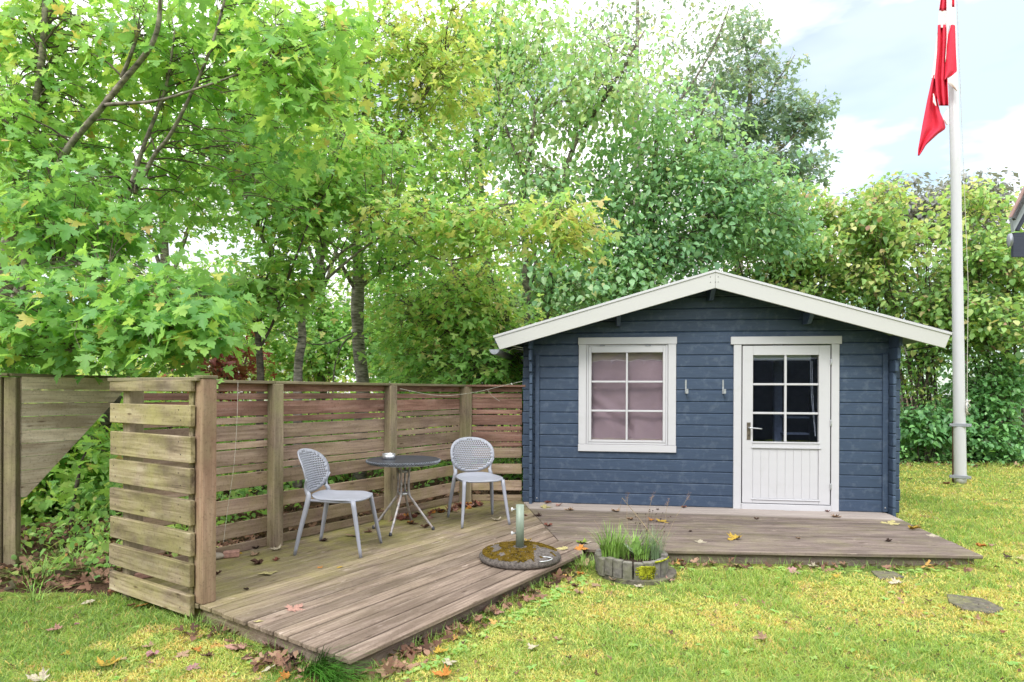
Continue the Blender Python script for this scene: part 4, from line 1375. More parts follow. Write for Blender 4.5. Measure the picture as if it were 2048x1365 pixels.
# ------------------------------------------------------------------ corner of the house roof at the right edge
hs = empty('carport_eave', at(2048, 430, 5.0))
tag(hs, 'dark timber eave corner of a building cut by the right edge of the view', 'building')
def hp(x, y, Y=5.0): return at(x, y, Y) - hs.location
def slab3(name, pts, Y0, Y1, mat):
    V = [at(x, y, Y0) for x, y in pts]
    V2 = [v + Vector((.0, Y1 - Y0, 0)) for v in V]
    V = [v - hs.location for v in V + V2]
    n = len(pts)
    F = [tuple(range(n)), tuple(range(n, 2 * n))[::-1]] + [(i, (i + 1) % n, n + (i + 1) % n, n + i) for i in range(n)]
    bm = bmesh.new(); bv = [bm.verts.new(v) for v in V]
    for f in F: bm.faces.new([bv[i] for i in f])
    return link(name, bm_to(name, bm), mat, hs)
slab3('edge_board', [(2022, 434), (2024, 430), (2300, -130), (2300, -115), (2026, 434)], 4.97, 5.0, M['housered'])
slab3('bargeboard', [(2025, 436), (2300, -112), (2300, -50), (2028, 464)], 5.0, 5.03, M['housegrey'])
slab3('beam', [(2027, 466), (2300, 450), (2300, 512), (2027, 514)], 5.02, 5.045, M['housedark'])
slab3('rafter', [(2029, 458), (2300, -45), (2300, 20), (2038, 462)], 5.04, 5.06, M['housedark'])
slab3('roof_sheet', [(2028, 436), (2300, -112), (2300, -104), (2032, 440)], 4.94, 4.965, M['felt'])
g_ = lathe_me('gutter', [(.048, 0), (.050, .03)], 16)
link('gutter', g_, M['zinc'], hs, at(2023, 480, 4.98) - hs.location, (R(-90), 0, 0)).scale = (.35, 1.1, 1)

# ------------------------------------------------------------------ leaves, numpy
def tmpl(pts_right, centre, fold=.25, curl=.18, petiole=0.0):
    """half outline (right side, from base to tip) -> symmetric fan; returns verts, tris"""
    P = [(x, y) for x, y in pts_right]
    Lft = [(-x, y) for x, y in P[::-1] if x != 0]
    out_ = P + Lft
    v = [(centre[0], centre[1])] + out_
    V = np.array([(x, y, fold * abs(x) - curl * y * y) for x, y in v], np.float32)
    n = len(out_)
    T = [(0, 1 + i, 1 + (i + 1) % n) for i in range(n)]
    if petiole:
        b = len(V)
        V = np.vstack([V, np.array([(-.012, 0, 0), (.012, 0, 0), (.006, -petiole, .12), (-.006, -petiole, .12)], np.float32)])
        T += [(b, b + 1, b + 2), (b, b + 2, b + 3)]
    return V, np.array(T, np.int32)
T_MAPLE = tmpl([(0, 0), (.14, -.07), (.34, -.06), (.20, .06), (.36, .13), (.60, .12), (.50, .26), (.64, .46), (.43, .41), (.35, .49), (.14, .36), (.27, .62), (.22, .66), (.24, .78), (.13, .78), (0, 1.0)], (0, .2), .20, .20, .45)
T_MAPLE2 = tmpl([(0, 0), (.36, -.06), (.22, .09), (.60, .14), (.56, .44), (.17, .36), (.26, .70), (0, 1.0)], (0, .22), .22, .22, 0)
T_OVAL = tmpl([(0, 0), (.26, .16), (.36, .42), (.24, .74), (0, 1.0)], (0, .45), .30, .22, 0)
T_OVAL2 = tmpl([(0, 0), (.30, .25), (.27, .65), (0, 1.0)], (0, .45), .30, .2, 0)
T_SMALL = tmpl([(0, 0), (.27, .45), (0, 1.0)], (0, .45), .2, .15, 0)

def rotmats(yaw, pitch, roll):
    """leaf axis y; pitch tilts the tip down (neg) about x, roll about y, yaw about z"""
    cy, sy = np.cos(yaw), np.sin(yaw); cp, sp = np.cos(pitch), np.sin(pitch); cr, sr = np.cos(roll), np.sin(roll)
    z = np.zeros_like(cy); o = np.ones_like(cy)
    Rz = np.stack([cy, -sy, z, sy, cy, z, z, z, o], -1).reshape(-1, 3, 3)
    Rx = np.stack([o, z, z, z, cp, -sp, z, sp, cp], -1).reshape(-1, 3, 3)
    Ry = np.stack([cr, z, sr, z, o, z, -sr, z, cr], -1).reshape(-1, 3, 3)
    return Rz @ Rx @ Ry

def leaves_me(name, T, pos, yaw, pitch, roll, size, tint):
    V0, T0 = T
    n = len(pos)
    Rm = rotmats(yaw, pitch, roll)
    shape = V0[None] * np.stack([RNG.uniform(.85, 1.15, n), np.ones(n), RNG.uniform(.2, 1.9, n)], -1)[:, None, :]
    V = np.einsum('nij,nkj->nki', Rm, shape) * size[:, None, None] + pos[:, None, :]
    k = len(V0)
    F = (T0[None] + (np.arange(n) * k)[:, None, None]).reshape(-1)
    me = bpy.data.meshes.new(name)
    nf = n * len(T0)
    me.vertices.add(n * k); me.loops.add(nf * 3); me.polygons.add(nf)
    me.vertices.foreach_set('co', V.astype(np.float32).ravel())
    me.loops.foreach_set('vertex_index', F.astype(np.int32))
    me.polygons.foreach_set('loop_start', np.arange(0, nf * 3, 3, dtype=np.int32))
    a = me.attributes.new('tint', 'FLOAT', 'POINT')
    a.data.foreach_set('value', np.repeat(tint, k).astype(np.float32))
    me.update(calc_edges=True)
    return me

def lm(stops, k): return [(p, tuple(min(.78, c * k * q) for c, q in zip(col, (1.0, 1.0, 1.32)))) for p, col in stops]
M['leaf'] = leaf_mat('maple_leaf', lm([(0, (.06, .15, .04)), (.3, (.13, .28, .07)), (.55, (.22, .39, .08)), (.78, (.34, .47, .09)), (.9, (.50, .46, .09)), (1, (.52, .28, .09))], 1.8), .60)
M['leaffar'] = leaf_mat('field_maple_leaf', lm([(0, (.085, .18, .05)), (.3, (.155, .30, .075)), (.55, (.22, .37, .09)), (.78, (.35, .43, .11)), (.9, (.48, .44, .12)), (1, (.52, .32, .12))], 2.0), .60)
M['leaflime'] = leaf_mat('lime_leaf', lm([(0, (.07, .15, .07)), (.3, (.14, .27, .11)), (.6, (.23, .38, .16)), (.82, (.34, .46, .20)), (1, (.46, .46, .16))], 1.95), .52, .38, .5)
M['leafhedge'] = leaf_mat('hazel_leaf', lm([(0, (.06, .12, .04)), (.3, (.14, .25, .07)), (.6, (.24, .36, .10)), (.8, (.36, .43, .13)), (.92, (.48, .44, .14)), (1, (.30, .17, .11))], 2.05), .50, .42, .45)
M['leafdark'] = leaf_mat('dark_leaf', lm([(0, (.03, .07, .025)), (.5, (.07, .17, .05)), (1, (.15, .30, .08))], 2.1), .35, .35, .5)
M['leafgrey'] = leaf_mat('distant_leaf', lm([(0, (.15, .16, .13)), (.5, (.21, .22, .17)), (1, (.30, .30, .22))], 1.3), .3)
M['leafblue'] = leaf_mat('bluish_leaf', lm([(0, (.12, .19, .14)), (.5, (.21, .30, .20)), (.8, (.30, .38, .22)), (1, (.42, .36, .22))], 1.6), .45)
M['leafred'] = leaf_mat('red_leaf', [(0, (.13, .02, .015)), (.5, (.28, .05, .03)), (1, (.42, .12, .05))], .35)
M['litter'] = leaf_mat('dead_leaf', [(0, (.05, .03, .024)), (.35, (.15, .08, .055)), (.6, (.30, .17, .12)), (.8, (.42, .28, .20)), (1, (.55, .32, .09))], .08, .8, .15)
M['grass'] = leaf_mat('grass_leaf', [(0, (.09, .18, .05)), (.3, (.25, .43, .075)), (.55, (.46, .60, .13)), (.75, (.74, .71, .22)), (.9, (.80, .55, .17)), (1, (.45, .31, .22))], .35, .6, .2)

def near_limb(P, limbs):
    """closest point of the limb samples that is not far above P"""
    d = limbs[:, :3] - P
    q = (d ** 2).sum(1) + np.where(d[:, 2] > .1, 4.0 * d[:, 2] ** 2, 0)
    k = min(24, len(q) - 1)
    return limbs[RNG.choice(np.argpartition(q, k)[:k])]

def tree(name, label, cat, limbs, lobes, ncl, per, crad, size, T, leafm, bark, tint=(.42, .16), flat=.35, group=None,
         pitch=(-.45, .35), big=0, seed=0, yellow=.05, twig_n=5, tint_lobe=None, droop=.25, extra_tint=None):
    """limbs: list of (points, radii). lobes: list of (centre, (rx,ry,rz), weight)."""
    global RNG
    RNG = np.random.default_rng(1000 + seed)
    rg = RNG
    base = Vector(limbs[0][0][0])
    t = empty(name, base)
    tag(t, label, cat, group)
    V, F = [], []
    samp = []
    for pts, rad in limbs:
        sp = smooth_path(pts, 5)
        rr = np.interp(np.linspace(0, 1, len(sp)), np.linspace(0, 1, len(rad)), rad)
        # irregular bark and slight wander
        sp2 = []
        for i, p in enumerate(sp):
            wv = mnoise.noise_vector(p * 1.7) * rr[i] * .5
            sp2.append(p + wv)
        rr = [.88 * r_ * (1 + .10 * mnoise.noise(p * 9)) for r_, p in zip(rr, sp2)]
        tube_data([p - base for p in sp2], rr, 9 if rad[0] > .03 else 6, True, V, F)
        for a, b, r_ in zip(sp2, sp2[1:], rr):
            for q in (0, .33, .66):
                samp.append((*a.lerp(b, q), r_))
    link('trunk', mesh_from('trunk', V, F, True), M[bark], t)
    samp = np.array(samp)
    samp = samp[samp[:, 2] > .5] if (samp[:, 2] > .5).any() else samp
    wts = np.array([l[2] for l in lobes], float); wts /= wts.sum()
    TV, TF = [], []
    pos, yaw, pit, rol, siz, tin = [], [], [], [], [], []
    which = rg.choice(len(lobes), ncl, p=wts)
    ends = [p for pts, rad in limbs if rad[-1] < .031 for p in (pts[-1], Vector(pts[-1]).lerp(Vector(pts[-2]), .35), Vector(pts[-1]).lerp(Vector(pts[-2]), .8))] if per > 12 else []
    for li in list(which) + [-(q + 1) for q in range(len(ends))]:
        if li < 0:
            ep_ = ends[-li - 1]; li = 0
            cc = np.array(ep_) + rg.normal(0, .06, 3)
        else:
            c, r, _ = lobes[li][:3]
            c = np.array(c); r = np.array(r)
            d = rg.normal(size=3); d /= np.linalg.norm(d)
            cc = c + d * r * rg.uniform(.12, 1) ** (1 / 2.0)
        cc[2] = max(cc[2], .12)
        L_ = near_limb(cc, samp)
        a = Vector(L_[:3]); e = Vector(cc)
        dist = (e - a).length
        if dist > .8: a = e + (a - e) * (.55 / dist) + Vector((rg.normal(0, .08), rg.normal(0, .08), rg.normal(0, .05))); dist = .55; L_ = (*a, .012)
        mid = a.lerp(e, .5) + Vector((rg.normal(0, .05), rg.normal(0, .05), .10 + rg.normal(0, .05))) * min(dist, 1.5)
        r0 = min(L_[3] * .5, .006 + .008 * dist)
        tube_data([a - base, a.lerp(mid, .5) - base + Vector((0, 0, .03 * dist)), mid - base, e - base], [r0, r0 * .8, r0 * .6, .0025], 4, False, TV, TF)
        outd = e - a; outd.z = 0
        oa = math.atan2(outd.y, outd.x) if outd.length > .05 else rg.uniform(0, 2 * PI)
        n = int(per * rg.uniform(.6, 1.4))
        ra = crad * np.sqrt(rg.uniform(0, 1, n)) * rg.uniform(.8, 1.2); an = rg.uniform(0, 2 * PI, n)
        off = np.stack([ra * np.cos(an), ra * np.sin(an), rg.normal(0, crad * flat * .5, n) - droop * ra], 1)
        p_ = cc + off
        pos.append(p_)
        for q in range(min(twig_n, n)):
            ep = Vector(p_[q])
            m2 = e.lerp(ep, .5) + Vector((0, 0, .03 * crad))
            tube_data([mid.lerp(e, .7) - base, m2 - base, ep - base], [.003, .002, .0012], 3, False, TV, TF)
        yaw.append(an - PI / 2 + rg.normal(0, .7, n))
        pit.append(rg.normal(pitch[0], pitch[1], n))
        rol.append(rg.normal(0, .45, n))
        siz.append(size * np.clip(rg.normal(1.0, .26, n), .45, 1.5))
        tm = tint[0] + rg.normal(0, tint[1] * .55)
        if len(lobes[li]) > 3: tm += lobes[li][3]
        tt = tm + rg.normal(0, tint[1] * .6, n)
        yl = rg.uniform(0, 1, n) < (yellow + (lobes[li][4] if len(lobes[li]) > 4 else 0))
        tt = np.minimum(tt, .83)
        tt[yl] = rg.uniform(.84, 1.0, yl.sum())
        tin.append(np.clip(tt, .0, 1))
    pos = np.concatenate(pos); yaw = np.concatenate(yaw); pit = np.concatenate(pit); rol = np.concatenate(rol); siz = np.concatenate(siz); tin = np.concatenate(tin)
    pos = pos - np.array(base)
    if TV: tag(link('twigs', mesh_from('twigs', TV, TF), M['twig'], t), kind='stuff')
    keep = np.ones(len(pos), bool)
    if big:
        # the leaves that show largest are objects of their own
        wp = pos + np.array(base)
        u = wp[:, 0] / wp[:, 1]; v = (wp[:, 2] - CAM_H) / wp[:, 1]
        vis = (np.abs(u) < .80) & (v < .60) & (v > -.2)
        sc_ = np.where(vis, siz / wp[:, 1], 0)
        idx = np.argsort(-sc_)[:big]
        keep[idx] = False
        var = []
        for q in range(6):
            tt = (.30, .42, .5, .6, .72, .93)[q]
            var.append((tt, leaves_me('leaf', T, np.zeros((1, 3)), np.zeros(1), np.zeros(1), np.zeros(1), np.ones(1), np.array([tt]))))
        for i in idx:
            q = min(range(6), key=lambda k: abs(var[k][0] - tin[i]))
            o = link('leaf', var[q][1], leafm, t, tuple(pos[i]))
            o.rotation_mode = 'XYZ'
            m3 = rotmats(yaw[i:i + 1], pit[i:i + 1], rol[i:i + 1])[0]
            o.rotation_euler = Matrix(m3.tolist()).to_euler()
            o.scale = (siz[i],) * 3
    me = leaves_me('foliage', T, pos[keep], yaw[keep], pit[keep], rol[keep], siz[keep], tin[keep])
    tag(link('foliage', me, leafm, t), kind='stuff')
    return t

def A(x, y, Y, z=None):
    p = at(x, y, Y)
    if z is not None: p.z = z
    return p
def limb(pts, r): return ([A(*p) for p in pts], r)
def lobe(x, y, Y, rx, ry, rd, w, dt=0.0, dy=0.0):
    return (tuple(at(x, y, Y)), (rx * Y / 1235, rd, ry * Y / 1235), w, dt, dy)

# near maple at the left, big leaves
YL = 5.9
tree('maple_tree', 'old maple with big bright green leaves and knotty trunk at the left edge', 'tree', [
    limb([(-20, 1020, 6.6, 0.0), (-5, 800, 6.6), (8, 640, 6.5), (22, 520, 6.4), (30, 440, 6.3)], [.17, .13, .11, .13, .08]),
    limb([(10, 660, 6.45), (50, 560, 6.3), (60, 480, 6.2), (70, 400, 6.1), (89, 393, 6.0), (130, 304, 5.9), (217, 200, 5.7), (306, 81, 5.5), (322, -30, 5.4), (340, -160, 5.3)], [.06, .06, .055, .045, .042, .035, .030, .025, .018, .01]),
    limb([(211, 210, 5.7), (303, 203, 5.6), (390, 179, 5.5), (499, 140, 5.3), (620, 90, 5.2)], [.020, .015, .012, .010, .006]),
    limb([(244, 157, 5.65), (262, 110, 5.6), (276, 65, 5.6)], [.022, .018, .016]),
    limb([(225, 528, 6.2), (240, 450, 6.2), (260, 380, 6.1), (285, 300, 6.0), (330, 184, 5.9), (350, 60, 5.8)], [.034, .032, .028, .022, .016, .01]),
    limb([(225, 528, 6.2), (150, 620, 6.4), (40, 700, 6.5), (0, 760, 6.6)], [.034, .04, .05, .06]),
    limb([(268, 385, 6.1), (310, 310, 6.0), (347, 260, 5.9), (417, 108, 5.7), (450, 0, 5.6), (480, -120, 5.5)], [.026, .022, .020, .015, .012, .008]),
    limb([(25, 480, 6.3), (38, 325, 6.2), (76, 179, 6.1), (89, 54, 6.0), (95, -100, 6.0)], [.06, .045, .036, .03, .02]),
    limb([(35, 515, 6.3), (90, 510, 6.1), (133, 495, 6.0), (200, 470, 5.8)], [.03, .024, .018, .010]),
    limb([(20, 640, 6.4), (60, 560, 6.0), (110, 525, 5.6), (200, 540, 5.3), (330, 600, 5.1)], [.035, .03, .02, .014, .008]),
    limb([(0, 660, 6.4), (95, 702, 5.8), (150, 700, 5.5), (190, 690, 5.3), (260, 660, 5.1), (400, 660, 4.9)], [.04, .03, .022, .018, .012, .007]),
    limb([(135, 742, 6.9, 0.0), (140, 730, 6.9), (146, 690, 6.9), (150, 640, 6.9)], [.06, .055, .05, .03]),
  ], [lobe(200, 610, 5.2, 235, 95, .55, 1.5, -.02), lobe(330, 640, 5.0, 120, 70, .35, .45), lobe(60, 680, 5.6, 110, 60, .4, .4),
      lobe(110, 160, 6.4, 230, 190, .45, 1.25, .16), lobe(400, 60, 6.1, 260, 120, .45, 1.15, .14), lobe(610, 120, 5.3, 110, 150, .35, .8, .14),
      lobe(330, 330, 6.7, 250, 130, .4, .95, .08), lobe(150, 420, 5.6, 170, 90, .5, .8), lobe(560, 330, 6.0, 110, 110, .4, .28, -.05), lobe(20, 330, 5.9, 90, 200, .4, .5, .1)],
  640, 13, .36, .100, T_MAPLE, M['leaf'], 'bark', (.42, .13), .75, None, (-.55, .38), 300, 1, .035, 3)

# dead snag with a side shoot
tree('dead_tree', 'thin dead tree stub, pale above and dark below, behind the fence', 'tree', [
    limb([(519, 830, 7.6, 0.0), (521, 755, 7.6), (518, 690, 7.6), (519, 620, 7.6), (519, 552, 7.6)], [.055, .05, .045, .035, .03]),
    limb([(519, 700, 7.6), (545, 650, 7.55), (565, 590, 7.5), (620, 440, 7.4), (655, 380, 7.3), (690, 270, 7.2)], [.022, .020, .018, .014, .010, .006])],
  [lobe(560, 560, 7.5, 90, 70, .5, 1.0), lobe(470, 600, 7.5, 60, 60, .5, .7)], 34, 14, .25, .11, T_MAPLE2, M['leaffar'], 'barkdark', (.5, .15), .4, None, seed=2)

# forked maple
tree('maple_tree', 'slender maple forking into two limbs just above the fence', 'tree', [
    limb([(595, 850, 8.0, 0.0), (597, 755, 8.0), (606, 680, 8.0), (602, 640, 8.0), (605, 600, 8.0)], [.07, .065, .06, .055, .06]),
    limb([(603, 600, 8.0), (560, 540, 7.9), (535, 500, 7.8), (505, 430, 7.7), (485, 360, 7.6), (470, 260, 7.5), (440, 120, 7.4)], [.04, .032, .028, .024, .018, .014, .008]),
    limb([(607, 600, 8.0), (628, 570, 8.0), (645, 520, 8.0), (650, 460, 8.0), (640, 380, 8.0), (600, 250, 7.9)], [.04, .036, .030, .024, .018, .012]),
    limb([(640, 575, 8.0), (670, 545, 7.8), (730, 495, 7.6), (810, 450, 7.4), (900, 440, 7.2), (1000, 410, 7.0), (1120, 410, 6.9)], [.026, .022, .018, .015, .012, .008, .004]),
    limb([(640, 560, 8.0), (690, 500, 7.8), (790, 455, 7.7), (880, 520, 7.5), (1040, 490, 7.3), (1180, 480, 7.2)], [.026, .02, .015, .012, .008, .005])],
  [lobe(560, 400, 7.7, 120, 120, .6, 1.1, -.03), lobe(480, 250, 7.6, 110, 110, .6, .8), lobe(700, 330, 7.8, 130, 110, .6, .9), lobe(860, 440, 7.3, 160, 50, .5, 1.0, .12, .05), lobe(1050, 445, 7.2, 150, 55, .6, .6, .08, .12), lobe(1150, 455, 7.1, 70, 40, .4, .25, .15, .45)],
  290, 18, .40, .088, T_MAPLE2, M['leaffar'], 'barkpale', (.50, .17), .6, None, seed=3)

# the big trunk
tree('cherry_tree', 'tall tree with the thickest banded grey trunk above the fence', 'tree', [
    limb([(722, 880, 9.2, 0.0), (722, 760, 9.2), (718, 660, 9.2), (716, 590, 9.2), (712, 500, 9.2), (716, 420, 9.2), (720, 300, 9.2), (735, 150, 9.1), (745, -50, 9.0)], [.125, .112, .10, .11, .085, .07, .055, .04, .03]),
    limb([(718, 590, 9.2), (690, 545, 9.1), (660, 480, 9.0), (610, 380, 8.9), (560, 260, 8.8)], [.04, .03, .025, .018, .01]),
    limb([(720, 575, 9.2), (760, 545, 9.1), (810, 530, 9.0), (890, 480, 8.8), (960, 420, 8.6)], [.04, .03, .02, .014, .008]),
    limb([(718, 420, 9.2), (770, 330, 9.1), (830, 230, 9.0), (880, 130, 8.9), (930, 20, 8.8)], [.035, .028, .022, .015, .01]),
    limb([(718, 330, 9.2), (680, 240, 9.1), (650, 120, 9.0)], [.03, .02, .012]),
    limb([(722, 660, 9.2), (640, 690, 8.8), (560, 665, 8.6)], [.018, .012, .006])],
  [lobe(760, 120, 9.0, 190, 170, .9, 1.6, .16, .03), lobe(880, 120, 8.9, 130, 140, .8, .9, .24, .08), lobe(720, 320, 9.1, 170, 120, .8, 1.0, .02), lobe(850, 330, 8.9, 130, 100, .7, .8, .06), lobe(640, 160, 9.0, 110, 150, .7, .7, .1), lobe(780, 500, 9.0, 130, 70, .6, .5, -.1)],
  350, 20, .46, .088, T_MAPLE2, M['leaffar'], 'barkpale', (.50, .16), .6, None, seed=4)

# low leafy field maples in front of the trunks
tree('maple_tree', 'young dense maple whose branches hang over the fence next to the shed', 'tree', [
    limb([(960, 900, 8.6, 0.0), (955, 760, 8.6), (930, 640, 8.6), (900, 520, 8.5)], [.05, .045, .03, .015]),
    limb([(955, 760, 8.6), (1000, 690, 8.5), (1020, 620, 8.4)], [.03, .02, .01]),
    limb([(940, 700, 8.6), (870, 640, 8.5), (800, 600, 8.4)], [.03, .02, .01])],
  [lobe(870, 640, 8.5, 120, 90, .6, 1.3, 0.02, .05), lobe(960, 620, 8.5, 90, 110, .6, 1.1, .05, .08), lobe(980, 730, 8.2, 85, 50, .4, .8, -.12), lobe(835, 725, 8.6, 60, 40, .4, .3, -.10)],
  230, 17, .42, .085, T_MAPLE2, M['leaffar'], 'bark', (.55, .17), .7, None, seed=5, yellow=.05)

# straight trunks further back
tree('ash_tree', 'tree with mottled straight trunk left of the shed roof end', 'tree', [
    limb([(978, 860, 12, 0.0), (978, 720, 12), (975, 600, 12), (968, 480, 12), (960, 400, 12), (957, 320, 12), (950, 200, 12), (945, 0, 12)], [.17, .15, .13, .12, .11, .09, .06, .03]),
    limb([(972, 600, 12), (940, 560, 11.8), (880, 520, 11.5)], [.05, .035, .015]),
    limb([(957, 330, 12), (1000, 230, 11.8), (1040, 90, 11.6)], [.05, .035, .015])],
  [lobe(950, 220, 12, 120, 190, 1.2, 1.2, -.03), lobe(1010, 60, 12, 110, 110, 1.0, .7, .0), lobe(900, 420, 12, 120, 90, 1.0, .7), lobe(1000, 560, 12.2, 90, 80, .8, .45)],
  230, 22, .60, .105, T_MAPLE2, M['leaffar'], 'bark', (.38, .16), .35, None, seed=6)
tree('lime_tree', 'tree with forked dark trunk and loose pale leaves behind the left roof slope', 'tree', [
    limb([(1052, 860, 10.5, 0.0), (1053, 720, 10.5), (1052, 640, 10.5), (1056, 570, 10.5), (1050, 500, 10.5), (1047, 420, 10.5), (1060, 300, 10.4), (1075, 200, 10.3)], [.13, .115, .105, .095, .07, .055, .04, .02]),
    limb([(1056, 575, 10.5), (1072, 540, 10.5), (1060, 470, 10.5)], [.04, .035, .02]),
    limb([(1080, 740, 10.6), (1092, 620, 10.6), (1105, 520, 10.6), (1120, 400, 10.5), (1150, 290, 10.4), (1220, 180, 10.2), (1290, 60, 10.0)], [.09, .085, .075, .055, .045, .03, .015]),
    limb([(1105, 510, 10.6), (1150, 470, 10.5), (1200, 430, 10.4)], [.03, .02, .01]),
    limb([(1052, 350, 10.5), (1010, 250, 10.4), (990, 150, 10.3)], [.03, .02, .01])],
  [lobe(1090, 250, 10.4, 140, 150, 1.0, 1.3, .08), lobe(1180, 160, 10.3, 140, 140, .9, 1.0, .12), lobe(1090, 380, 10.4, 100, 90, .8, .6), lobe(1120, 560, 10.3, 90, 80, .7, .7, -.05), lobe(1040, 90, 10.4, 100, 100, .8, .5, .1)],
  250, 22, .50, .098, T_OVAL, M['leaflime'], 'bark', (.58, .18), .6, None, seed=7, pitch=(-.6, .5))
tree('lime_tree', 'broad dense lime with blue green leaves rising behind the shed ridge', 'tree', [
    limb([(1300, 860, 11.2, 0.0), (1305, 640, 11.2), (1300, 480, 11.2), (1310, 330, 11.2), (1320, 180, 11.1)], [.14, .11, .09, .06, .03]),
    limb([(1302, 560, 11.2), (1400, 450, 11.0), (1500, 360, 10.8)], [.06, .04, .015]),
    limb([(1302, 500, 11.2), (1220, 420, 11.0), (1160, 340, 10.8)], [.05, .03, .012]),
    limb([(1305, 400, 11.2), (1380, 280, 11.0), (1430, 160, 10.8)], [.05, .03, .012])],
  [lobe(1250, 400, 11.0, 150, 110, .9, 1.0, .0), lobe(1400, 420, 11.0, 170, 120, .9, 1.5, -.12), lobe(1200, 540, 10.6, 110, 80, .6, .8, .05), lobe(1320, 520, 11, 130, 70, .8, .9, -.22), lobe(1500, 400, 11.2, 120, 110, .8, 1.0, -.1), lobe(1330, 280, 11, 150, 100, .9, .9, .06), lobe(1560, 470, 11.4, 70, 70, .6, .45, -.15)],
  540, 25, .48, .098, T_OVAL, M['leaflime'], 'bark', (.48, .17), .6, None, seed=8, pitch=(-.5, .5), yellow=.02)
tree('birch_tree', 'airy tree top with thin white stem and sparse greyish leaves above the shed', 'tree', [
    limb([(1275, 860, 15, 0.0), (1275, 600, 15), (1272, 450, 15), (1274, 320, 15), (1272, 200, 15), (1275, 40, 15), (1275, -100, 15)], [.13, .12, .10, .09, .07, .05, .03]),
    limb([(1273, 330, 15), (1340, 230, 14.8), (1420, 110, 14.6), (1460, 10, 14.5)], [.05, .04, .025, .012]),
    limb([(1273, 250, 15), (1220, 150, 14.9), (1180, 40, 14.8)], [.04, .03, .012])],
  [lobe(1280, 90, 15, 170, 120, 1.4, 1.0), lobe(1420, 140, 14.8, 120, 130, 1.2, .9), lobe(1360, 260, 15, 130, 90, 1.2, .6), lobe(1180, 60, 15, 90, 90, 1, .4)],
  120, 26, .48, .12, T_SMALL, M['leafblue'], 'barkpale', (.55, .22), .5, None, seed=9, yellow=.06)
tree('maple_tree', 'tall loose bluish green tree whose twigs stand out against the sky', 'tree', [
    limb([(1480, 860, 15.5, 0.0), (1478, 640, 15.5), (1480, 450, 15.5), (1490, 300, 15.5), (1500, 150, 15.5), (1480, 40, 15.5)], [.16, .14, .11, .08, .05, .02]),
    limb([(1485, 400, 15.5), (1540, 320, 15.3), (1620, 240, 15), (1640, 200, 15)], [.06, .04, .02, .01]),
    limb([(1485, 430, 15.5), (1560, 370, 15.3), (1640, 330, 15)], [.05, .03, .01]),
    limb([(1495, 250, 15.5), (1550, 170, 15.3), (1590, 110, 15)], [.04, .02, .01])],
  [lobe(1490, 130, 15.5, 55, 110, .8, .9, .05), lobe(1540, 240, 15.4, 70, 70, .8, .9), lobe(1600, 230, 15.2, 45, 40, .6, .5), lobe(1580, 330, 15.3, 75, 60, .8, .9), lobe(1480, 300, 15.4, 70, 90, .8, .8), lobe(1420, 200, 15.4, 60, 90, .8, .5)],
  165, 24, .42, .125, T_MAPLE2, M['leafblue'], 'bark', (.4, .2), .5, None, seed=10)

# tall trees behind the left part
for k, (x, y, Y, rx, ry, s, lab) in enumerate([
    (330, 260, 13, 260, 260, 31, 'tall maple filling the gaps far behind the old fence'),
    (640, 300, 13.5, 220, 250, 32, 'tall maple standing farther back between the slender and the thick trunk'),
    (50, 300, 12, 160, 300, 33, 'tall tree at the left edge behind the knotty maple'),
    (840, 560, 14, 150, 160, 34, 'mid-height maple far back, left of the mottled trunk')]):
    tree('maple_tree', lab, 'tree', [
        limb([(x, 860, Y, 0.0), (x + 5, 640, Y), (x - 5, y + ry * .4, Y), (x + 10, y - ry * .5, Y)], [.13, .11, .08, .03]),
        limb([(x, 600, Y), (x + rx * .4, y + 40, Y), (x + rx * .7, y - 40, Y)], [.05, .03, .012]),
        limb([(x, 560, Y), (x - rx * .4, y + 20, Y), (x - rx * .7, y - 60, Y)], [.05, .03, .012])],
      [lobe(x, y, Y, rx, ry * .7, 1.4, 1.0), lobe(x + rx * .4, y + ry * .45, Y, rx * .6, ry * .4, 1.1, .6), lobe(x - rx * .4, y + ry * .5, Y, rx * .6, ry * .4, 1.1, .6)],
      150, 22, .70, .115, T_MAPLE2, M['leaffar'], 'bark', (.40, .18), .4, None, seed=s)

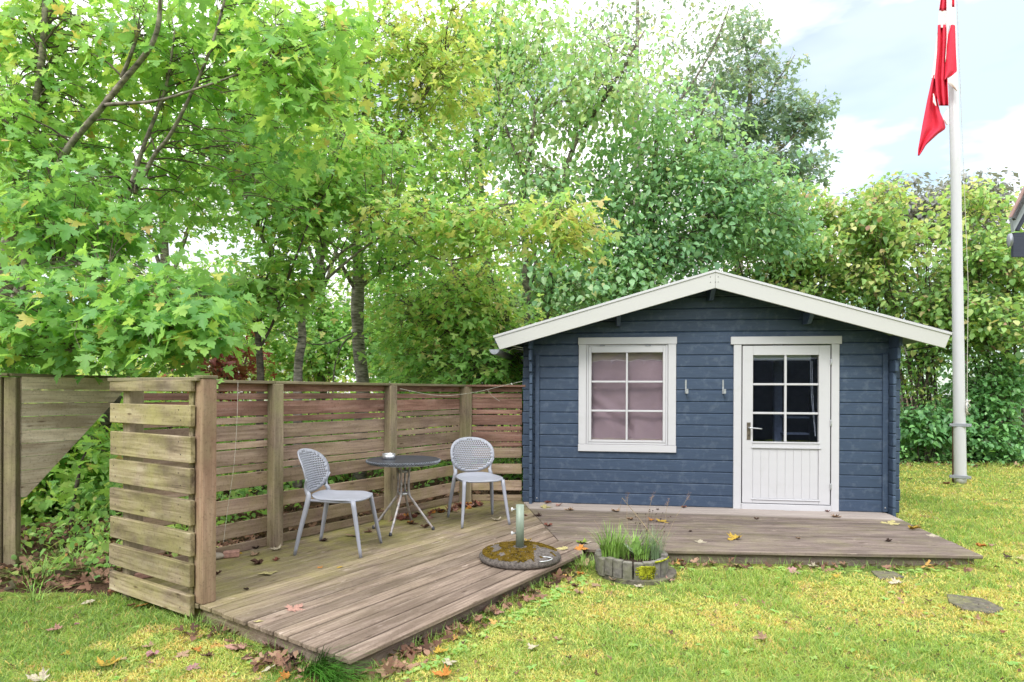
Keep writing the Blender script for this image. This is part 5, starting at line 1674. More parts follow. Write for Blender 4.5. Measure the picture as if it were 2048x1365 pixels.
# shrubs behind the fence
SHR = [
    # x, y, Y, rx, ry, n, tint, mat, tmpl, size, label
    (110, 930, 7.0, 110, 130, 120, .55, 'leaf', T_MAPLE2, .12, 'leafy undergrowth shrub seen under the slanted boards of the old fence'),
    (190, 850, 8.2, 100, 110, 110, .70, 'leaffar', T_MAPLE2, .11, 'yellow green bush behind the gap between old fence and slatted screen'),
    (330, 745, 11, 110, 45, 50, .70, 'leaffar', T_OVAL2, .09, 'pale yellow green bush just showing over the end screen'),
    (60, 740, 9, 100, 40, 30, .35, 'leaf', T_MAPLE2, .12, 'dark green bush above the old fence at the left'),
    (450, 712, 9.2, 50, 46, 30, .5, 'leafred', T_MAPLE2, .085, 'small shrub with dark red leaves above the fence'),
    (560, 720, 13.5, 110, 50, 44, .66, 'leaffar', T_MAPLE2, .11, 'bright bush between the dead stub and the slender maple'),
    (460, 590, 12.5, 130, 90, 70, .45, 'leaffar', T_MAPLE2, .12, 'round maple bush behind the dead tree stub'),
    (640, 650, 13, 100, 90, 80, .40, 'leaffar', T_MAPLE2, .115, 'green maple bush left of the thickest trunk'),
    (800, 690, 12.5, 110, 70, 80, .46, 'leaffar', T_MAPLE2, .11, 'green maple bush right of the thickest trunk'),
    (1020, 700, 10.4, 70, 60, 56, .38, 'leaf', T_MAPLE2, .115, 'fresh green maple bush against the shed gutter'),
    (1110, 600, 14, 110, 80, 60, .5, 'leaffar', T_MAPLE2, .12, 'bush far behind the left slope of the shed roof'),
    (1230, 600, 13, 110, 70, 60, .3, 'leaflime', T_OVAL2, .10, 'dark bush behind the left roof slope'),
    (900, 760, 10.5, 130, 70, 60, .35, 'leaffar', T_MAPLE2, .11, 'low bush behind the narrow fence gaps'),
    (600, 860, 9.5, 160, 80, 60, .55, 'leaffar', T_MAPLE2, .10, 'low yellow green bush showing through the fence gaps'),
    (330, 850, 8.5, 130, 80, 50, .55, 'leaffar', T_MAPLE2, .10, 'low bush behind the slatted end screen'),
]
for k, (x, y, Y, rx, ry, n, tn, mm, T, sz, lab) in enumerate(SHR):
    limbs_ = []
    rg = np.random.default_rng(50 + k)
    for q in range(4):
        ex = x + rg.uniform(-.7, .7) * rx; ey = y - ry * rg.uniform(.1, .7)
        b = at(x + rg.uniform(-15, 15), 800, Y); b.z = .05
        e = at(ex, ey, Y + rg.uniform(-.3, .3))
        if e.z < .3: e.z = .5
        limbs_.append(([b, b.lerp(e, .5) + Vector((rg.normal(0, .1), 0, .15)), e], [.018, .014, .006]))
    zmin = .25
    lb_ = [lobe(x, y, Y, rx, ry, .9, 1.0)]
    tree('shrub', lab, 'shrub', limbs_, lb_, int(n * 1.2), 17, .42 * Y / 9, sz, T, M[mm], 'twig' if False else 'barkdark', (tn, .15), .5, None, seed=60 + k, twig_n=3)

# hazel hedge on the right
HZ = [(1530, 520, 13.2, 100, 110, 'hazel bush with yellowing leaves above the right roof slope, left end of the hedge'),
      (1680, 520, 13.0, 120, 120, 'hazel bush directly above the right end of the shed roof'),
      (1850, 560, 12.6, 130, 150, 'hazel bush behind the white flagpole'),
      (2010, 560, 12.4, 120, 160, 'hazel bush under the dark eave at the right edge')]
for k, (x, y, Y, rx, ry, lab) in enumerate(HZ):
    rg = np.random.default_rng(80 + k)
    limbs_ = []
    for q in range(11):
        b = at(x + rg.uniform(-50, 50), 800, Y + rg.uniform(.2, .7)); b.z = .05
        e = at(x + rg.uniform(-1.0, 1.0) * rx, y - ry * rg.uniform(-.3, .8), Y + rg.uniform(-.4, .4))
        m1 = b.lerp(e, .4) + Vector((rg.normal(0, .15), rg.normal(0, .1), .25))
        limbs_.append(([b, m1, b.lerp(e, .75) + Vector((0, 0, .15)), e], [.035, .026, .016, .007]))
    tree('hazel_bush', lab, 'bush', limbs_, [lobe(x + rg.uniform(-.8, .8) * rx, y + rg.uniform(-.75, .7) * ry, Y + rg.uniform(-.9, .9), rx * rg.uniform(.25, .5), ry * rg.uniform(.22, .42), .45, rg.uniform(.4, 1), rg.normal(0, .12), .05) for _ in range(14)] + [lobe(x, y, Y + .3, rx, ry, .5, 2.0, -.05, .05), lobe(x, y + ry * .8, Y, rx, ry * .45, .6, 1.2, -.16)] + [lobe(x + rg.uniform(-1, 1) * rx, y - ry * rg.uniform(.9, 1.25), Y + rg.uniform(-.4, .6), rx * .16, ry * .16, .3, .16, .12, .1) for _ in range(9)],
         400, 16, .38, .105, T_OVAL, M['leafhedge'], 'barkdark', (.47, .24), .5, 'hazel bushes in the hedge right of the shed', seed=90 + k, yellow=.06, pitch=(-.35, .55))
# darker shrubs low in the hedge
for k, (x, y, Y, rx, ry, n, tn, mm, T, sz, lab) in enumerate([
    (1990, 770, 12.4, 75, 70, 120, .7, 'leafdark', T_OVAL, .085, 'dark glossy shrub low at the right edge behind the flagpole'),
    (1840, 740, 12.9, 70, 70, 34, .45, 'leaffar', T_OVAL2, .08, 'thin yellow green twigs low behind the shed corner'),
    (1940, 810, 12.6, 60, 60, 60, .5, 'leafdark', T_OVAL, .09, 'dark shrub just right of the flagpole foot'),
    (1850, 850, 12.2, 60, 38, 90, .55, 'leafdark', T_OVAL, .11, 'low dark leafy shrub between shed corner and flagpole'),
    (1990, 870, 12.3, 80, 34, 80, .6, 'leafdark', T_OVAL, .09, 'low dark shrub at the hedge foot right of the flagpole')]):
    rg = np.random.default_rng(120 + k)
    limbs_ = []
    for q in range(5):
        b = at(x + rg.uniform(-25, 25), 850, Y); b.z = .05
        e = at(x + rg.uniform(-.8, .8) * rx, y - ry * rg.uniform(.1, .8), Y + rg.uniform(-.3, .3))
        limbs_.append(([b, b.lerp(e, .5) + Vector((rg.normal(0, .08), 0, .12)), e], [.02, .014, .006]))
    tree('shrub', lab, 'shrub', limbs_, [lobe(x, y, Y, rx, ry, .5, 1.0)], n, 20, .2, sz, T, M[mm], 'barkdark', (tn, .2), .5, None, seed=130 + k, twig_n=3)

# the distant trees at the right
for k, (x, y, rx, ry, lab) in enumerate([(1790, 405, 95, 45, 'distant grey green tree crown above the hedge, left one'), (1925, 395, 80, 50, 'distant grey green tree crown behind the flagpole')]):
    Y = 34
    tree('distant_tree', lab, 'tree', [limb([(x, 800, Y, 0.0), (x, 600, Y), (x + 5, 430, Y), (x, 370, Y)], [.4, .35, .2, .08]),
         limb([(x, 480, Y), (x + rx * .6, 400, Y)], [.15, .04]), limb([(x, 480, Y), (x - rx * .6, 410, Y)], [.15, .04])],
         [lobe(x, y, Y, rx, ry, 2.5, 1.0), lobe(x, y + ry, Y, rx * 1.1, ry, 2.5, .7)], 150, 26, .8, .3, T_SMALL, M['leafgrey'], 'barkdark', (.5, .25), .5, 'grey green trees in the distance', seed=150 + k, twig_n=2)

# background wood, one mass
def mass(name, label, boxes, n, size, T, mat, tint, seed, pitch=(-.6, .5)):
    rg = np.random.default_rng(seed)
    pos = []
    for (x0, x1, y0, y1, z0, z1, w_) in boxes:
        m_ = int(n * w_)
        # clumps
        c = np.stack([rg.uniform(x0, x1, m_ // 14 + 1), rg.uniform(y0, y1, m_ // 14 + 1), rg.uniform(z0, z1, m_ // 14 + 1)], 1)
        p = np.repeat(c, 14, 0) + rg.normal(0, size * 2.6, ((m_ // 14 + 1) * 14, 3)) * (1, 1, .7)
        pos.append(p)
    pos = np.concatenate(pos); k = len(pos)
    pos[:, 2] = np.maximum(pos[:, 2], .03)
    tt = np.clip(tint + np.repeat(rg.normal(0, .13, k // 14 + 1), 14)[:k] + rg.normal(0, .1, k), 0, 1)
    global RNG
    RNG = rg
    me = leaves_me(name, T, pos, rg.uniform(0, 2 * PI, k), rg.normal(pitch[0], pitch[1], k), rg.normal(0, .6, k), size * rg.uniform(.6, 1.3, k), tt)
    return tag(link(name, me, mat), label, 'undergrowth', kind='stuff')
mass('woodland', 'mass of bright green bushes and small trees closing the view behind the trunks', [(-22, 4, 17, 23, 0, 5.6, .62), (-16, 2, 14.5, 18, 0, 3.4, .38)], 38000, .15, T_SMALL, M['leaffar'], .60, 5)
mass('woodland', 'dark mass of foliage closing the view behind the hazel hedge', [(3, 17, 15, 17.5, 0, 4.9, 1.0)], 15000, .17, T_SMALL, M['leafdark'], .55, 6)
mass('ground_ivy', 'low green ground cover along the foot of the hedge', [(5.2, 14, 11.9, 12.9, .05, .22, .55), (5.2, 14, 12.5, 13.6, .1, .55, .45)], 11000, .085, T_OVAL2, M['leafdark'], .85, 7, (-.3, .4))
mass('ground_ivy', 'low green plants and bramble on the ground behind the fences', [(-9, -2.6, 6.5, 11, .03, .35, .6), (-3, 1.5, 8.6, 12, .03, .5, .4)], 7000, .09, T_OVAL2, M['leaffar'], .42, 8, (-.3, .4))
mass('ground_plants', 'small green seedlings and nettles on the leaf litter beside the slatted screen', [(-4.3, -2.75, 4.6, 6.4, .02, .16, .5), (-4.4, -2.8, 5.4, 8.0, .05, .6, .5)], 2600, .065, T_OVAL2, M['leaffar'], .5, 9, (-.3, .5))
# pale house roof glimpsed between the trunks
nh = empty('neighbour_house', at(515, 775, 26))
tag(nh, 'pale pinkish building barely seen between trunks just above the fence', 'building')
o = link('wall', box_me('nwall', 3.4, 3.0, 1.8, .01), M['fascia'], nh, (0, 1.6, 0))
o = link('roof', prism_me('nroof', [(-2.0, 0), (2.0, 0), (1.7, .35), (-1.7, .35)], 0, 3.4), M['housered'], nh, (0, 0, .9))

# ------------------------------------------------------------------ lawn blades
def lawn():
    global RNG
    rg = RNG = np.random.default_rng(77)
    n = 460000
    Y = 1 / rg.uniform(1 / 12.0, 1 / 2.75, n)
    X = rg.uniform(-.88, .88, n) * Y
    # near part denser
    ok = ~in_poly(X, Y, DECK_POLY) & ~((X > .6) & (X < 3.7) & (Y > 4.91 - (X - .62) * .041) & (Y < 5.2))
    ok &= ~((X < -2.3 + .3 * np.sin(Y * 3)) & (Y > 4.75 + .25 * np.sin(X * 2.1)))
    side = (X + 1.98) * -.827 + (Y - 5.18) * .562
    ok &= ~((side > -.1) & (Y > 4.3) & (X < 3))
    ok &= ~(((X - PC.x) ** 2 + (Y - PC.y) ** 2) < .34 ** 2)
    X, Y = X[ok], Y[ok]
    for o_ in bpy.data.objects:
        if o_.name.startswith('stepping_stone'):
            vs = [(v.co.x * .93 + o_.location.x, v.co.y * .93 + o_.location.y) for v in o_.data.polygons[0:1] and [o_.data.vertices[i] for i in max(o_.data.polygons, key=lambda p: p.area).vertices]]
            k_ = ~in_poly(X, Y, vs) | (rg.uniform(size=len(X)) < .16)
            X, Y = X[k_], Y[k_]
    dn = np.array([mnoise.noise(Vector((p * 6.0, q_ * 6.0, 4.2))) + .5 * mnoise.noise(Vector((p * 17.0, q_ * 17.0, 1.2))) for p, q_ in zip(X, Y)])
    k_ = rg.uniform(size=len(X)) < np.clip(.62 + 1.1 * dn, .12, 1)
    # ragged border towards the leaf bed
    bd = np.array([mnoise.noise(Vector((p * 1.7, q_ * 1.7, 8.8))) for p, q_ in zip(X, Y)])
    k_ &= ~((X < -2.0 + bd) & (Y > 4.45 + bd * .8) & (rg.uniform(size=len(X)) < .8))
    X, Y = X[k_], Y[k_]
    n = len(X)
    # low frequency patches from a coarse lookup
    gx = np.linspace(-12, 12, 170); gy = np.linspace(2, 13, 90)
    def lut(s, sd):
        Tt = np.array([[mnoise.fractal(Vector((a * s + sd, b * s, sd)), .9, 2.0, 4) for a in gx] for b in gy])
        i = np.clip(((X + 12) / 24 * 169).astype(int), 0, 169); j = np.clip(((Y - 2) / 11 * 89).astype(int), 0, 89)
        return Tt[j, i]
    a = lut(.9, 3.1); b = lut(3.2, 9.7)
    # more moss in the middle in front of the deck, greener at lower right and left
    mossy = .14 + a * 1.0 + b * .5 + .42 * np.exp(-((X - .6) ** 2 / 2.0 + (Y - 4.1) ** 2 / .8)) + .14 * (X > 3) - .16 * (X < -1.0) - .22 * np.exp(-((X - 1.6) ** 2 / .9 + (Y - 3.1) ** 2 / .25))
    mossy += rg.normal(0, .16, n)
    is_moss = mossy > .12
    c3 = lut(7.5, 21.3)
    tint = np.where(is_moss, .71 + rg.normal(0, .10, n) + .14 * b + .16 * c3, .42 + rg.normal(0, .13, n) + .10 * c3 - .10 * (X < -1.0))
    br = rg.uniform(size=n)
    tint[br > .94] = rg.uniform(.86, 1, (br > .94).sum())
    tint[br < .04] = rg.uniform(0, .15, (br < .04).sum())
    h = np.where(is_moss, rg.uniform(.008, .022, n), rg.uniform(.015, .045, n)) * (1 + .10 * (Y - 3))
    wd = np.where(is_moss, rg.uniform(.0035, .008, n), rg.uniform(.0022, .0045, n)) * (1 + .22 * (Y - 3))
    lean = rg.normal(0, .8, n); yaw = rg.uniform(0, 2 * PI, n)
    Z = gz(X, Y) + np.array([mnoise.noise(Vector((p * .9, q_ * .9, 0))) for p, q_ in zip(X, Y)]) * .012 - .003
    dx, dy = np.cos(yaw), np.sin(yaw)
    ox = rg.normal(0, .45, n) * h; oy = rg.normal(0, .45, n) * h
    b0 = np.stack([X - dx * wd / 2, Y - dy * wd / 2, Z], 1); b1 = np.stack([X + dx * wd / 2, Y + dy * wd / 2, Z], 1)
    m0 = np.stack([X - dx * wd * .4 + ox * .6, Y - dy * wd * .4 + oy * .6, Z + h * .62], 1)
    m1 = np.stack([X + dx * wd * .4 + ox * .6, Y + dy * wd * .4 + oy * .6, Z + h * .62], 1)
    tp = np.stack([X + ox * 1.7, Y + oy * 1.7, Z + h * .95], 1)
    V = np.stack([b0, b1, m0, m1, tp], 1).reshape(-1, 3)
    base = np.arange(n)[:, None] * 5
    F = (base + np.array([[0, 1, 3, 0, 3, 2, 2, 3, 4]])).reshape(-1)
    me = bpy.data.meshes.new('grass')
    nf = n * 3
    me.vertices.add(len(V)); me.loops.add(nf * 3); me.polygons.add(nf)
    me.vertices.foreach_set('co', V.astype(np.float32).ravel())
    me.loops.foreach_set('vertex_index', F.astype(np.int32))
    me.polygons.foreach_set('loop_start', np.arange(0, nf * 3, 3, dtype=np.int32))
    at_ = me.attributes.new('tint', 'FLOAT', 'POINT')
    at_.data.foreach_set('value', np.repeat(np.clip(tint, 0, 1), 5).astype(np.float32))
    me.update(calc_edges=True)
    tag(link('grass', me, M['grass']), 'short mossy lawn grass, yellow green with brown flecks', 'grass', kind='stuff')
lawn()

# little rosette weeds in the lawn
def weeds():
    global RNG
    rg = RNG = np.random.default_rng(78)
    pos, yaw, pit, siz, tin = [], [], [], [], []
    for k in range(420):
        if k < 260:
            Y = 1 / rg.uniform(1 / 9., 1 / 2.8); X = rg.uniform(-.8, .85) * Y
        else:     # along the deck edges
            t = rg.uniform(0, 1)
            if k % 3: X, Y = -.76 + 1.36 * t + .10 + rg.uniform(0, .12), 3.0 + 2.02 * t - .04 - rg.uniform(0, .1)
            else: X, Y = .9 + 2.8 * t, 5.0 - .13 * t - rg.uniform(0, .12)
        if in_poly(np.array([X]), np.array([Y]), DECK_POLY)[0] or X < -2.3 or (X - PC.x) ** 2 + (Y - PC.y) ** 2 < .12: continue
        m_ = rg.integers(4, 9)
        a0 = rg.uniform(0, 6.28)
        for q in range(m_):
            a = a0 + q * 6.28 / m_ + rg.normal(0, .2)
            pos.append((X, Y, gz(X, Y) + .010)); yaw.append(a); pit.append(rg.uniform(.05, .5)); siz.append(rg.uniform(.018, .045)); tin.append(rg.uniform(.25, .6))
    k = len(pos)
    me = leaves_me('lawn_weeds', T_OVAL2, np.array(pos, float), np.array(yaw), np.array(pit), rg.normal(0, .3, k), np.array(siz) * .8, np.array(tin) + .2)
    tag(link('lawn_weeds', me, M['leaffar']), 'scattered small rosette weeds and clover in the lawn and along the deck edge', 'weeds', kind='stuff')
weeds()
# leaf litter under the trees
def litter():
    global RNG
    rg = RNG = np.random.default_rng(79)
    pos = []
    for k in range(15000):
        if k % 3 == 0: X, Y = rg.uniform(-5.2, -2.35), rg.uniform(4.2, 6.0)
        elif k % 3 == 1: X, Y = rg.uniform(-9, 1.6), rg.uniform(5.4, 13)
        else: X, Y = rg.uniform(-6, -2.6), rg.uniform(4.9, 8)
        side = (X + 1.98) * -.827 + (Y - 5.18) * .562
        if X > -2.45 and side < .12: continue
        if X > -.6 and Y < 7.6: continue
        if X < -2.45 and Y < 4.42 + .12 * math.sin(X * 3) + rg.normal(0, .12): continue
        if X > -3.2 and X < -2.45 and Y < 4.6: continue
        if side < .05 and X > -2.5: continue
        pos.append((X, Y, float(gz(X, Y)) + abs(rg.normal(0, .018)) + .004))
    for k in range(900):     # crumbs strewn over the lawn
        Y = 1 / rg.uniform(1 / 9.5, 1 / 2.8); X = rg.uniform(-.85, .85) * Y
        if in_poly(np.array([X]), np.array([Y]), DECK_POLY)[0]: continue
        pos.append((X, Y, float(gz(X, Y)) + .012))
    # gathered against the deck edges
    for k in range(330):
        t = rg.uniform(0, 1) ** 1.3
        if k % 2: p = CORNER.lerp(Vector((.58, 5.02, 0)), rg.choice([.08, .2, .35, .5, .62, .8, .95]) + rg.normal(0, .045)) + Q1 * abs(rg.normal(.05, .05))
        elif k % 4: p = CORNER.lerp(CORNER - Q1 * 1.4, rg.choice([.15, .3, .42, .75]) + rg.normal(0, .06)) - D1 * abs(rg.normal(.06, .06))
        else: p = Vector((1.3, 5.03, 0)).lerp(Vector((3.82, 4.93, 0)), t) - Vector((0, abs(rg.normal(.04, .06)), 0))
        pos.append((p.x, p.y, float(gz(p.x, p.y)) + rg.uniform(.012, .035)))
    nc = len(pos)
    for k in range(260):    # strip under the hedge
        pos.append((rg.uniform(5, 13), rg.uniform(11.3, 12.0), .08))
    k = len(pos)
    siz = rg.uniform(.035, .11, k)
    wl = np.array([not ((p[0] < -2.35 and p[1] > 4.35) or ((p[0] + 1.98) * -.827 + (p[1] - 5.18) * .562 > .1 and p[1] > 4.35)) and p[1] < 11.2 for p in pos])
    siz[wl] = rg.uniform(.012, .030, wl.sum())
    siz[nc - 330:nc] = rg.uniform(.025, .075, 330)
    tin = np.clip(rg.normal(.42, .2, k), 0, .85); tin[rg.uniform(size=k) < .02] = .97
    me = leaves_me('leaf_litter', T_MAPLE2, np.array(pos), rg.uniform(0, 6.28, k), rg.normal(0, .55, k), rg.normal(0, .6, k), siz, tin)
    tag(link('leaf_litter', me, M['litter']), 'brown leaf litter on the ground beside and behind the fences', 'leaf litter', kind='stuff')
litter()

# grass tufts with names
g1 = onplane(40, 1170, .02)
grass_tuft('grass_tuft', tuple(CORNER - Q1 * .20 - D1 * .055 + Vector((0, 0, .01))), .06, 190, .24, .0045, 1.35, M['bladedark'], 'long dark green grass tuft leaning over the front corner of the deck', 'grass', 21, dirb=-.75)
grass_tuft('grass_tuft', tuple(CORNER - Q1 * .06 - D1 * .075 + Vector((0, 0, .01))), .05, 140, .20, .0042, 1.4, M['bladedark'], 'lower part of the long grass tuft at the deck corner, spilling on the lawn', 'grass', 22, dirb=-.7)
grass_tuft('grass_tuft', tuple(CORNER - Q1 * 1.30 - D1 * .07 + Vector((0, 0, .008))), .09, 70, .15, .004, 1.1, M['blade'], 'wispy grass at the foot of the slatted screen by the deck', 'grass', 23)
grass_tuft('grass_tuft', tuple(onplane(75, 1165, .02)), .16, 80, .26, .0065, 1.3, M['blade'], 'arching grass tuft on the leaf litter right of the old fence post', 'grass', 24)
grass_tuft('grass_tuft', tuple(onplane(145, 1135, .02)), .16, 110, .24, .0065, 1.3, M['blade'], 'grass tuft on the leaf litter between old fence and slatted screen', 'grass', 25)
grass_tuft('grass_tuft', tuple(onplane(65, 1205, .02)), .07, 24, .20, .006, 1.3, M['blade'], 'thin grass tuft standing alone in the brown leaves at the left', 'grass', 26)
grass_tuft('grass_tuft', tuple(onplane(205, 1150, .02)), .10, 60, .12, .005, 1.1, M['bladedark'], 'short dark grass at the left foot of the slatted screen', 'grass', 27)
grass_tuft('grass_tuft', (PC.x - .34, PC.y + .02, .06), .13, 170, .12, .0035, .9, M['blade'], 'grass between the deck corner and the planter', 'grass', 28)
# fringe along the deck edges
rg = np.random.default_rng(31)
V, F = [], []
for k in range(900):
    t = rg.uniform(0, 1)
    w_ = rg.uniform()
    if w_ < .45: p = CORNER.lerp(Vector((.58, 5.02, 0)), t) + Q1 * rg.uniform(.0, .05)
    elif w_ < .7: p = CORNER.lerp(CORNER - Q1 * 1.4, t) - D1 * rg.uniform(.0, .05)
    else: p = Vector((1.3, 5.06, 0)).lerp(Vector((3.82, 4.93, 0)), t) + Vector((0, -rg.uniform(0, .06), 0))
    blade(V, F, (p.x, p.y, float(gz(p.x, p.y))), rg.uniform(0, 6.28), rg.uniform(.03, .11), rg.uniform(.002, .004), rg.uniform(.2, 1.2), 3)
tag(link('edge_grass', mesh_from('edge_grass', V, F, True), M['blade']), 'uncut thin grass along the edges of the deck', 'grass', kind='stuff')

# small sapling and leaning trunk seen under the old fence
V, F = tube_data(smooth_path([A(165, 1050, 7.3, .02), A(178, 930, 7.3), A(210, 850, 7.3), A(235, 790, 7.3)]), [.075, .07, .062, .055], 9)
tag(link('leaning_trunk', mesh_from('leaning_trunk', V, F, True), M['barkdark']), 'dark trunk leaning behind the slanted cut of the old fence', 'trunk')
sp = empty('sapling', A(142, 1075, 6.2, .02))
tag(sp, 'crooked dark sapling between the old fence and the slatted screen', 'sapling')
V, F = tube_data([p - Vector(sp.location) for p in smooth_path([A(142, 1075, 6.2, .02), A(146, 1010, 6.2), A(158, 950, 6.2), A(160, 930, 6.2), A(172, 905, 6.2)])], [.018] * 8 + [.013] * 4 + [.009] * 5, 6)
link('trunk', mesh_from('trunk', V, F, True), M['barkdark'], sp)
RNG = np.random.default_rng(5)
for k in range(26):
    c = A(RNG.uniform(90, 235), RNG.uniform(850, 1010), 6.2 + RNG.uniform(-.3, .3)) - Vector(sp.location)
    mm_ = leaves_me('leaf', T_MAPLE, np.zeros((1, 3)), np.zeros(1), np.zeros(1), np.zeros(1), np.ones(1), np.array([RNG.choice([.35, .5, .62, .7])]))
    o = link('leaf', mm_, M['leaf'], sp, c, (RNG.uniform(-1.2, -.1), RNG.normal(0, .4), RNG.uniform(0, 6.28)))
    o.scale = (RNG.uniform(.09, .15),) * 3
# arching bare branch by the big trunk
V, F = tube_data(smooth_path([A(663, 820, 8.8, .8), A(668, 745, 8.8), A(680, 700, 8.8), A(695, 678, 8.8), A(712, 672, 8.8), A(735, 678, 8.8)]), .012, 6)
tag(link('bare_branch', mesh_from('bare_branch', V, F, True), M['bark']), 'bare stem arching in front of the thickest trunk', 'branch')

# ------------------------------------------------------------------ fallen leaves, each a thing
def dead_variants():
    out_ = {}
    global RNG
    RNG = np.random.default_rng(3)
    kinds = {'flat': (T_MAPLE, .3), 'curled': (T_MAPLE, 1.0), 'crumpled': (T_MAPLE2, 1.6)}
    for kn, (T, c) in kinds.items():
        V0, T0 = T
        V = V0.copy()
        V[:, 1] -= .4
        r = np.hypot(V[:, 0], V[:, 1])
        if kn == 'flat': V[:, 2] = .05 * np.sin(V[:, 0] * 9) * .6 + .10 * r ** 2 + .02
        elif kn == 'curled': V[:, 2] = .75 * V[:, 0] ** 2 + .28 * V[:, 1] ** 2 + .05 * np.sin(V[:, 1] * 12); V[:, 0] *= .8
        else: V[:, 2] = .5 * np.abs(np.sin(V[:, 0] * 7)) * .5 + .3 * np.abs(V[:, 1]); V[:, 0] *= .65; V[:, 1] *= .8
        V[:, 2] -= V[:, 2].min()
        out_[kn] = (V, T0)
    return out_
DV = dead_variants()
LC = {'brown': (.11, .058, .040), 'darkbrown': (.055, .032, .026), 'red': (.20, .075, .052), 'pink': (.36, .205, .165), 'tan': (.32, .215, .14), 'cream': (.46, .41, .31), 'paleyellow': (.44, .39, .18), 'yellow': (.44, .30, .05), 'orange': (.42, .18, .04), 'green': (.20, .28, .05), 'mauve': (.36, .20, .20)}
WORD = {'darkbrown': 'dark brown', 'paleyellow': 'pale yellow'}
for c_, v_ in LC.items():
    M['dl_' + c_] = plain('fallen_leaf_' + c_, v_, .7, nscale=16, namt=.22, spec=.2, vary=.25)
_lm = {}
def fallen(x, y, col, form, size, place, z=None, group=None, tilt=.12):
    k = (col, form)
    if k not in _lm:
        V, T0 = DV[form]
        me = mesh_from('fallen_leaf_' + col, V.tolist(), [tuple(int(i) for i in t) for t in T0])
        me.materials.append(M['dl_' + col]); _lm[k] = me
    zz = DECK_Z + .002 if z == 'deck' else None
    if zz is None:
        p = onplane(x, y, .05); zz = float(gz(p.x, p.y)) + .016
        if z is not None and not isinstance(z, str): zz = z
    p = onplane(x, y, zz)
    o = link('fallen_leaf', _lm[k], None, None, (p.x, p.y, zz), (random.gauss(0, tilt), random.gauss(0, tilt), random.uniform(0, 6.28)))
    o.scale = (size * (.88 if z == 'deck' else .62),) * 3
    art = {'flat': 'flat', 'curled': 'curled', 'crumpled': 'crumpled'}[form]
    tag(o, '%s %s maple leaf %s' % (art, WORD.get(col, col), place), 'leaf', group or ('fallen leaves on the deck' if z == 'deck' else 'fallen leaves on the lawn'))
    return o
D = 'deck'
